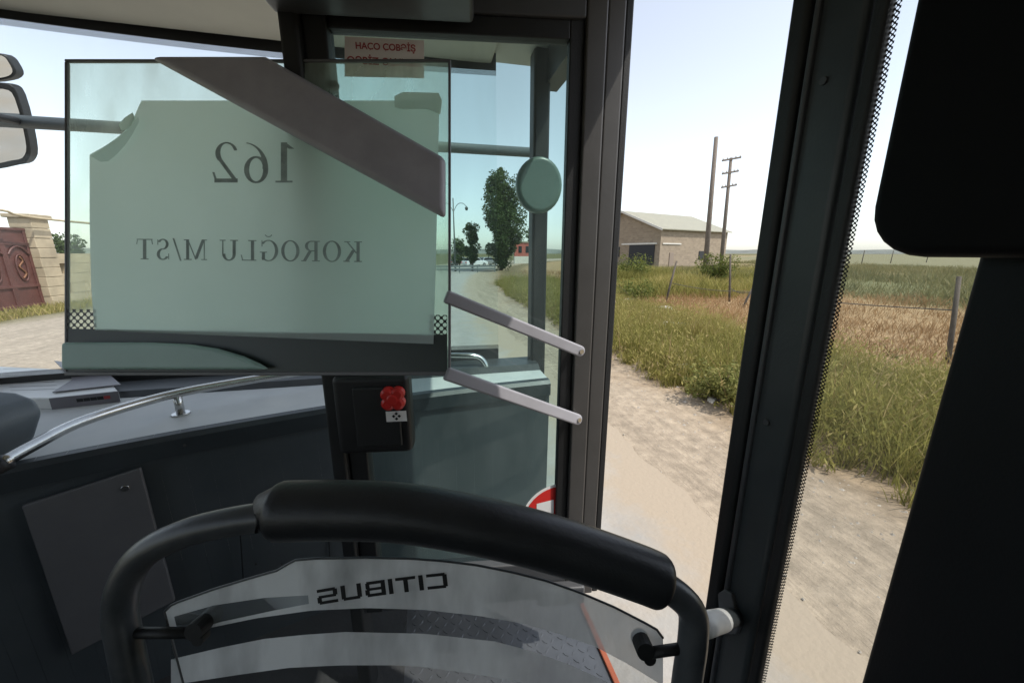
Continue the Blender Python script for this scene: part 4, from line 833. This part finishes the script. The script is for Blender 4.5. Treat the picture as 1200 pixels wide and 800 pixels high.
# worn patch of old tape on the panel
mpart(MB().face([at(x, y, TP-.0015) for x, y in ((204, 722), (250, 709), (310, 700), (361, 697), (362, 707), (320, 715), (260, 728), (232, 736), (208, 738))]).build('tape_residue', 'acrylic_clear', None))
def logo():
    r = lambda a, b, c, d: [(a, b), (c, b), (c, d), (a, d)]
    L_ = {'C': (1.15, [r(.1, .8, 1.1, 1), r(.1, 0, 1.1, .2), r(0, .1, .24, .9)]), 'I': (.26, [r(0, 0, .24, 1)]), 'T': (1.1, [r(0, .8, 1.08, 1), r(.42, 0, .66, .8)]),
          'B': (1.15, [r(0, 0, .24, 1), r(.24, .8, 1.0, 1), r(.24, .4, 1.0, .58), r(.24, 0, 1.0, .2), r(.86, .12, 1.1, .48), r(.84, .52, 1.06, .9)]), 'U': (1.15, [r(0, .1, .24, 1), r(.1, 0, 1.0, .2), r(.86, .1, 1.1, 1)]),
          'S': (1.15, [r(.1, .8, 1.08, 1), r(.08, .4, 1.02, .58), r(0, 0, 1.0, .2), r(0, .5, .24, .9), r(.86, .1, 1.1, .48)])}
    mb = MB(); x = 0
    for c in 'CITIBUS':
        for q in L_[c][1]:      # small cells so that the letters follow the curve
            mb.face([(x+a+b*.10, b, 0) for a, b in q])
        x += L_[c][0]+.14
    return mb.build('lettering', 'logo_black')
lg = logo(); me = lg.data
xs_ = [v.co.x for v in me.vertices]; ys_ = [v.co.y for v in me.vertices]; wl_, hl_ = max(xs_)-min(xs_), max(ys_)-min(ys_); cx_, cy_ = (max(xs_)+min(xs_))/2, (max(ys_)+min(ys_))/2
for v in me.vertices:       # reads from the other side, following the panel's curve
    u = (v.co.x-cx_)/wl_; q = (v.co.y-cy_)/hl_; px = 448-u*154; py = 688-(px-448)*.135+((px-448)/77)**2*1.5-q*18; v.co = at(px, py, TP-.002-.00002*(v.index//4))
mpart(lg)
for a, b, kx in (((150, 741), (232, 741), (226, 741)), ((806, 758), (750, 766), (757, 764))):
    A, B = at(*a, T), at(*b, TP-.012); cl_ = mpart(MB().tube([A, B], .0075, 12).build('clip', 'rubber', None, smooth=True))
    K = at(*kx, TP-.022); MB().tube([K, K+FV*.03], [.013, .013], 16).build('clip_knob', 'rubber', cl_, smooth=False, bevel=.0)
    K2 = at(kx[0]+5, kx[1]+9, TP-.018); MB().tube([K2, K2+FV*.014], [.009, .009], 12).build('clip_screw', 'rubber', cl_, smooth=False)
for z in (HC-.78, HC-.30, HC+.25): MB().disc((SX-.0045, .515, z), (-1, 0, 0), .006, .004, 12).build('rivet', 'graphite', bp_, bevel=.001)
for x in (300, 400, 330): 
    q = on_plane(x, 500 if x < 200 else 660, P0+pn*.004, pn); MB().disc(q, pn, .0045, .004, 10).build('screw', 'steel', fp_o)
# fixing of the rail on the pillar
A = at(812, 735, T); B = on_x(862, 722, SX-.004); dv = (B-A).normalized()
jn = MB().tube([A, A+dv*.02, B], .0165, 16).build('rail_bracket', 'charcoal', gr, smooth=True)
MB().tube([A+dv*.018, A+dv*.018+(B-A)*.55], .0185, 18).build('sunlit_stretch', 'skirt_and_sunlit_white', gr, smooth=True)  # sunlit stretch of the bracket tube, its brightness painted in as white
pl = [on_x(x, y, SX-.004) for x, y in ((845, 694), (853, 689), (861, 694), (871, 732), (867, 742), (849, 742))]; po = MB().prism(pl, (-.010, 0, 0)).build('bracket_plate', 'access', gr, bevel=.003)

# ------------------------------------------------------------------ loose things in the bus
def sheet():
    root = empty('paper_sheet', at(308, 402, .93)); tag(root, 'big pale sheet reading 162 KOROĞLU M/ST in mirror writing, taped to glass screen', 'paper')
    tp = lambda x, y: .9335+.0016*math.sin(x*.021+y*.013)+.0012*math.sin(y*.05+1)+(.006*max(0, (x-480)/30)*max(0, (y-330)/70))*-.3
    xl = cur([(118, 166), (126, 162), (140, 156), (152, 148), (164, 134), (172, 122), (180, 107), (182, 105), (260, 105), (340, 107), (388, 111)])
    xr = cur([(118, 515), (200, 513), (300, 511), (404, 508)])
    rows = sorted(set([118+k*6.2 for k in range(11)]+[182]+[190+k*10.5 for k in range(19)])); rows = [r for r in rows if r < 386]; mb = MB(); n = 44
    def row(r):
        a, b = xl(r), xr(r); return [(a+(b-a)*k/n, r) for k in range(n+1)]
    def P(q): return at(q[0], q[1], tp(*q))
    R_ = [row(r) for r in rows]+[[(111+(508-111)*k/n, 387+(403-387)*k/n) for k in range(n+1)]]
    idx = []
    for r in R_: idx.append(list(range(len(mb.v), len(mb.v)+n+1))); mb.v += [tuple(P(q)) for q in r]
    for a, b in zip(idx, idx[1:]):
        for k in range(n): mb.f.append((a[k], b[k], b[k+1], a[k+1]))
    mb.build('sheet', 'paper', root, smooth=True)
    # curled back corner
    cm = MB(); cu_ = [((106, 183), (118, 190)), ((117, 176), (127, 189)), ((128, 168), (137, 181)), ((140, 160), (147, 170)), ((151, 150), (155, 158)), ((162, 136), (163, 143))]
    for (a, b), (c, d_) in zip(cu_, cu_[1:]): cm.face([at(*a, .931), at(*c, .931), at(*d_, .922), at(*b, .922)])
    cm.build('curled_corner', 'paper', root, smooth=True)
    for pts in (((462, 113), (472, 108), (514, 109), (518, 118), (516, 134), (509, 131), (500, 127), (472, 128), (463, 126)), ((139, 146), (146, 138), (155, 132), (158, 138), (152, 151), (142, 153))):
        MB().prism([at(x, y, .9315) for x, y in pts], FV*.0012).build('tape', 'tape', root)
    # serif letters built from strokes, unit height, seen from the back of the sheet
    def rect(x0, y0, x1, y1): return [[(x0, y0), (x1, y0), (x1, y1), (x0, y1)]]
    def line(a, b, w): dx, dy = b[0]-a[0], b[1]-a[1]; return [[(a[0]-w/2, a[1]), (a[0]+w/2, a[1]), (b[0]+w/2, b[1]), (b[0]-w/2, b[1])]]
    def ring(cx, cy, rx, ry, a0, a1, tx, ty, n=18, t0=1, t1=1):
        out = []
        for k in range(n):
            q = []
            for kk, inner in ((k, 0), (k+1, 0), (k+1, 1), (k, 1)):
                t = a0+(a1-a0)*kk/n; f = t0+(t1-t0)*kk/n; q.append((cx+(rx-tx*f*inner)*math.cos(R(t)), cy+(ry-ty*f*inner)*math.sin(R(t))))
            out.append(q)
        return out
    sf = .045
    G = {
     'K': (.78, rect(.12, 0, .25, 1)+rect(.03, 0, .34, sf)+rect(.03, 1-sf, .34, 1)+line((.25, .42), (.64, 1), .07)+line((.36, .58), (.66, 0), .15)+rect(.52, 0, .78, sf)+rect(.50, 1-sf, .74, 1)),
     'O': (.80, ring(.40, .5, .37, .52, 0, 360, .13, .05, 36)),
     'R': (.76, rect(.12, 0, .25, 1)+rect(.03, 0, .34, sf)+rect(.03, 1-sf, .40, 1)+ring(.38, .745, .25, .255, -90, 90, .12, .045)+rect(.25, .49, .40, .535)+line((.42, .5), (.66, 0), .14)+rect(.58, 0, .78, sf)),
     'G': (.82, ring(.42, .5, .39, .52, 42, 318, .13, .05, 30)+rect(.56, .04, .69, .44)+rect(.48, .40, .77, .44)+rect(.665, .7, .70, 1)+ring(.42, 1.30, .15, .15, 190, 350, .04, .05, 12)),
     'L': (.68, rect(.12, 0, .25, 1)+rect(.03, 1-sf, .36, 1)+rect(.03, 0, .62, sf)+line((.58, .0), (.64, .28), .045)),
     'U': (.80, rect(.12, .3, .25, 1)+rect(.62, .3, .67, 1)+ring(.395, .32, .275, .34, 180, 360, .13, .06, 20)+rect(.03, 1-sf, .35, 1)+rect(.53, 1-sf, .77, 1)),
     'M': (.98, rect(.11, 0, .155, 1)+line((.17, 1), (.47, .06), .13)+line((.47, .02), (.80, 1), .05)+rect(.74, 0, .87, 1)+rect(.02, 0, .26, sf)+rect(.64, 0, .96, sf)+rect(.02, 1-sf, .2, 1)+rect(.78, 1-sf, .96, 1)),
     '/': (.40, line((.04, -.05), (.34, 1.05), .07)),
     'S': (.62, ring(.30, .755, .23, .265, 25, 268, .115, .06, 18)+ring(.30, .265, .25, .285, 88, -155, .125, .06, 18)+rect(.49, .72, .525, .98)+rect(.05, .02, .085, .3)),
     'T': (.72, rect(.29, 0, .43, 1)+rect(.04, 1-sf, .68, 1)+rect(.2, 0, .52, sf)+line((.08, 1), (.04, .74), .04)+line((.64, 1), (.68, .74), .04)),
     '1': (.52, rect(.20, 0, .34, 1)+rect(.08, 0, .46, sf)+line((.10, .84), (.27, .98), .12)),
     '6': (.62, ring(.31, .32, .27, .34, 0, 360, .115, .05, 28)+ring(.58, .34, .54, .66, 180, 96, .13, .05, 16, 1, .4)),
     '2': (.62, ring(.29, .73, .25, .28, 165, -42, .125, .05, 20, .6, 1)+line((.09, .05), (.43, .57), .10)+rect(.04, 0, .56, .10)+line((.52, .05), (.58, .26), .05)),
     ' ': (.34, [])}
    def word(s, xright, wpx, ybase, hpx, slope, name='lettering'):
        tot = sum(G[c][0] for c in s)+.06*(len(s)-1); k = wpx/tot; x = 0
        for c in s:
            mb = MB()
            for j, poly_ in enumerate(G[c][1]):
                pts = []
                for (gx_, gy_) in poly_:
                    px = xright-(x+gx_)*k; py = ybase-gy_*hpx+(px-xright)*slope; pts.append(at(px, py, tp(px, py)-.0016-.00004*j))
                mb.face(pts)
            if G[c][1]: mb.build('letter', 'ink', root)
            x += G[c][0]+.06
    word('162', 347, 99, 214, 47, 0.0); word('KOROGLU M/ST', 425, 266, 307, 24, .012)
sheet()
def carton():
    z = ZD+.006; B = [on_z(x, y, z) for x, y in ((-70, 480), (62, 480), (142, 471), (122, 446), (-70, 436))]; root = empty('printed_carton', B[1].lerp(B[3], .5)); tag(root, 'flat white and grey printed carton lying on the dashboard', 'carton')
    mat('carton_white', (.62, .62, .60), .35, var=.08, scale=14); mat('carton_grey', (.16, .15, .165), .4); up = Vector((0, 0, .05))
    MB().prism(B, up).build('box', 'carton_white', root, bevel=.006)
    E = [on_z(x, y, z+.05) for x, y in ((64, 424), (118, 431), (142, 452), (62, 461), (86, 446))]; E = [e+Vector((0, 0, .003)) for e in E]
    ef = MB().prism([p+Vector((0, 0, .0005)) for p in E], (0, 0, .004)).build('end_flap', 'carton_grey', root)
    a, b = B[1], B[2]; n_ = Vector(((b-a).y, -(b-a).x, 0)).normalized(); MB().prism([a+n_*.002+Vector((0, 0, .002)), b+n_*.002+Vector((0, 0, .002)), b+n_*.002+up, a+n_*.002+up], n_*.002).build('end_side', 'carton_grey', root)
    for k in range(5): p = a.lerp(b, .42+.1*k)+n_*.0045+Vector((0, 0, .022)); d_ = (b-a).normalized()*.010; MB().face([p-d_, p+d_, p+d_+Vector((0, 0, .014)), p-d_+Vector((0, 0, .014))]).build('print_mark', 'red_ink' if k == 4 else 'logo_black', root)
    for k in range(7): p = on_z(4+k*1.5, 432+k*4.2, z+.051); q = on_z(52+k*3, 430+k*4.2, z+.051); MB().face([p, q, q+Vector((0, -.004, 0)), p+Vector((0, -.004, 0))]).build('print_line', 'access', root)
carton()
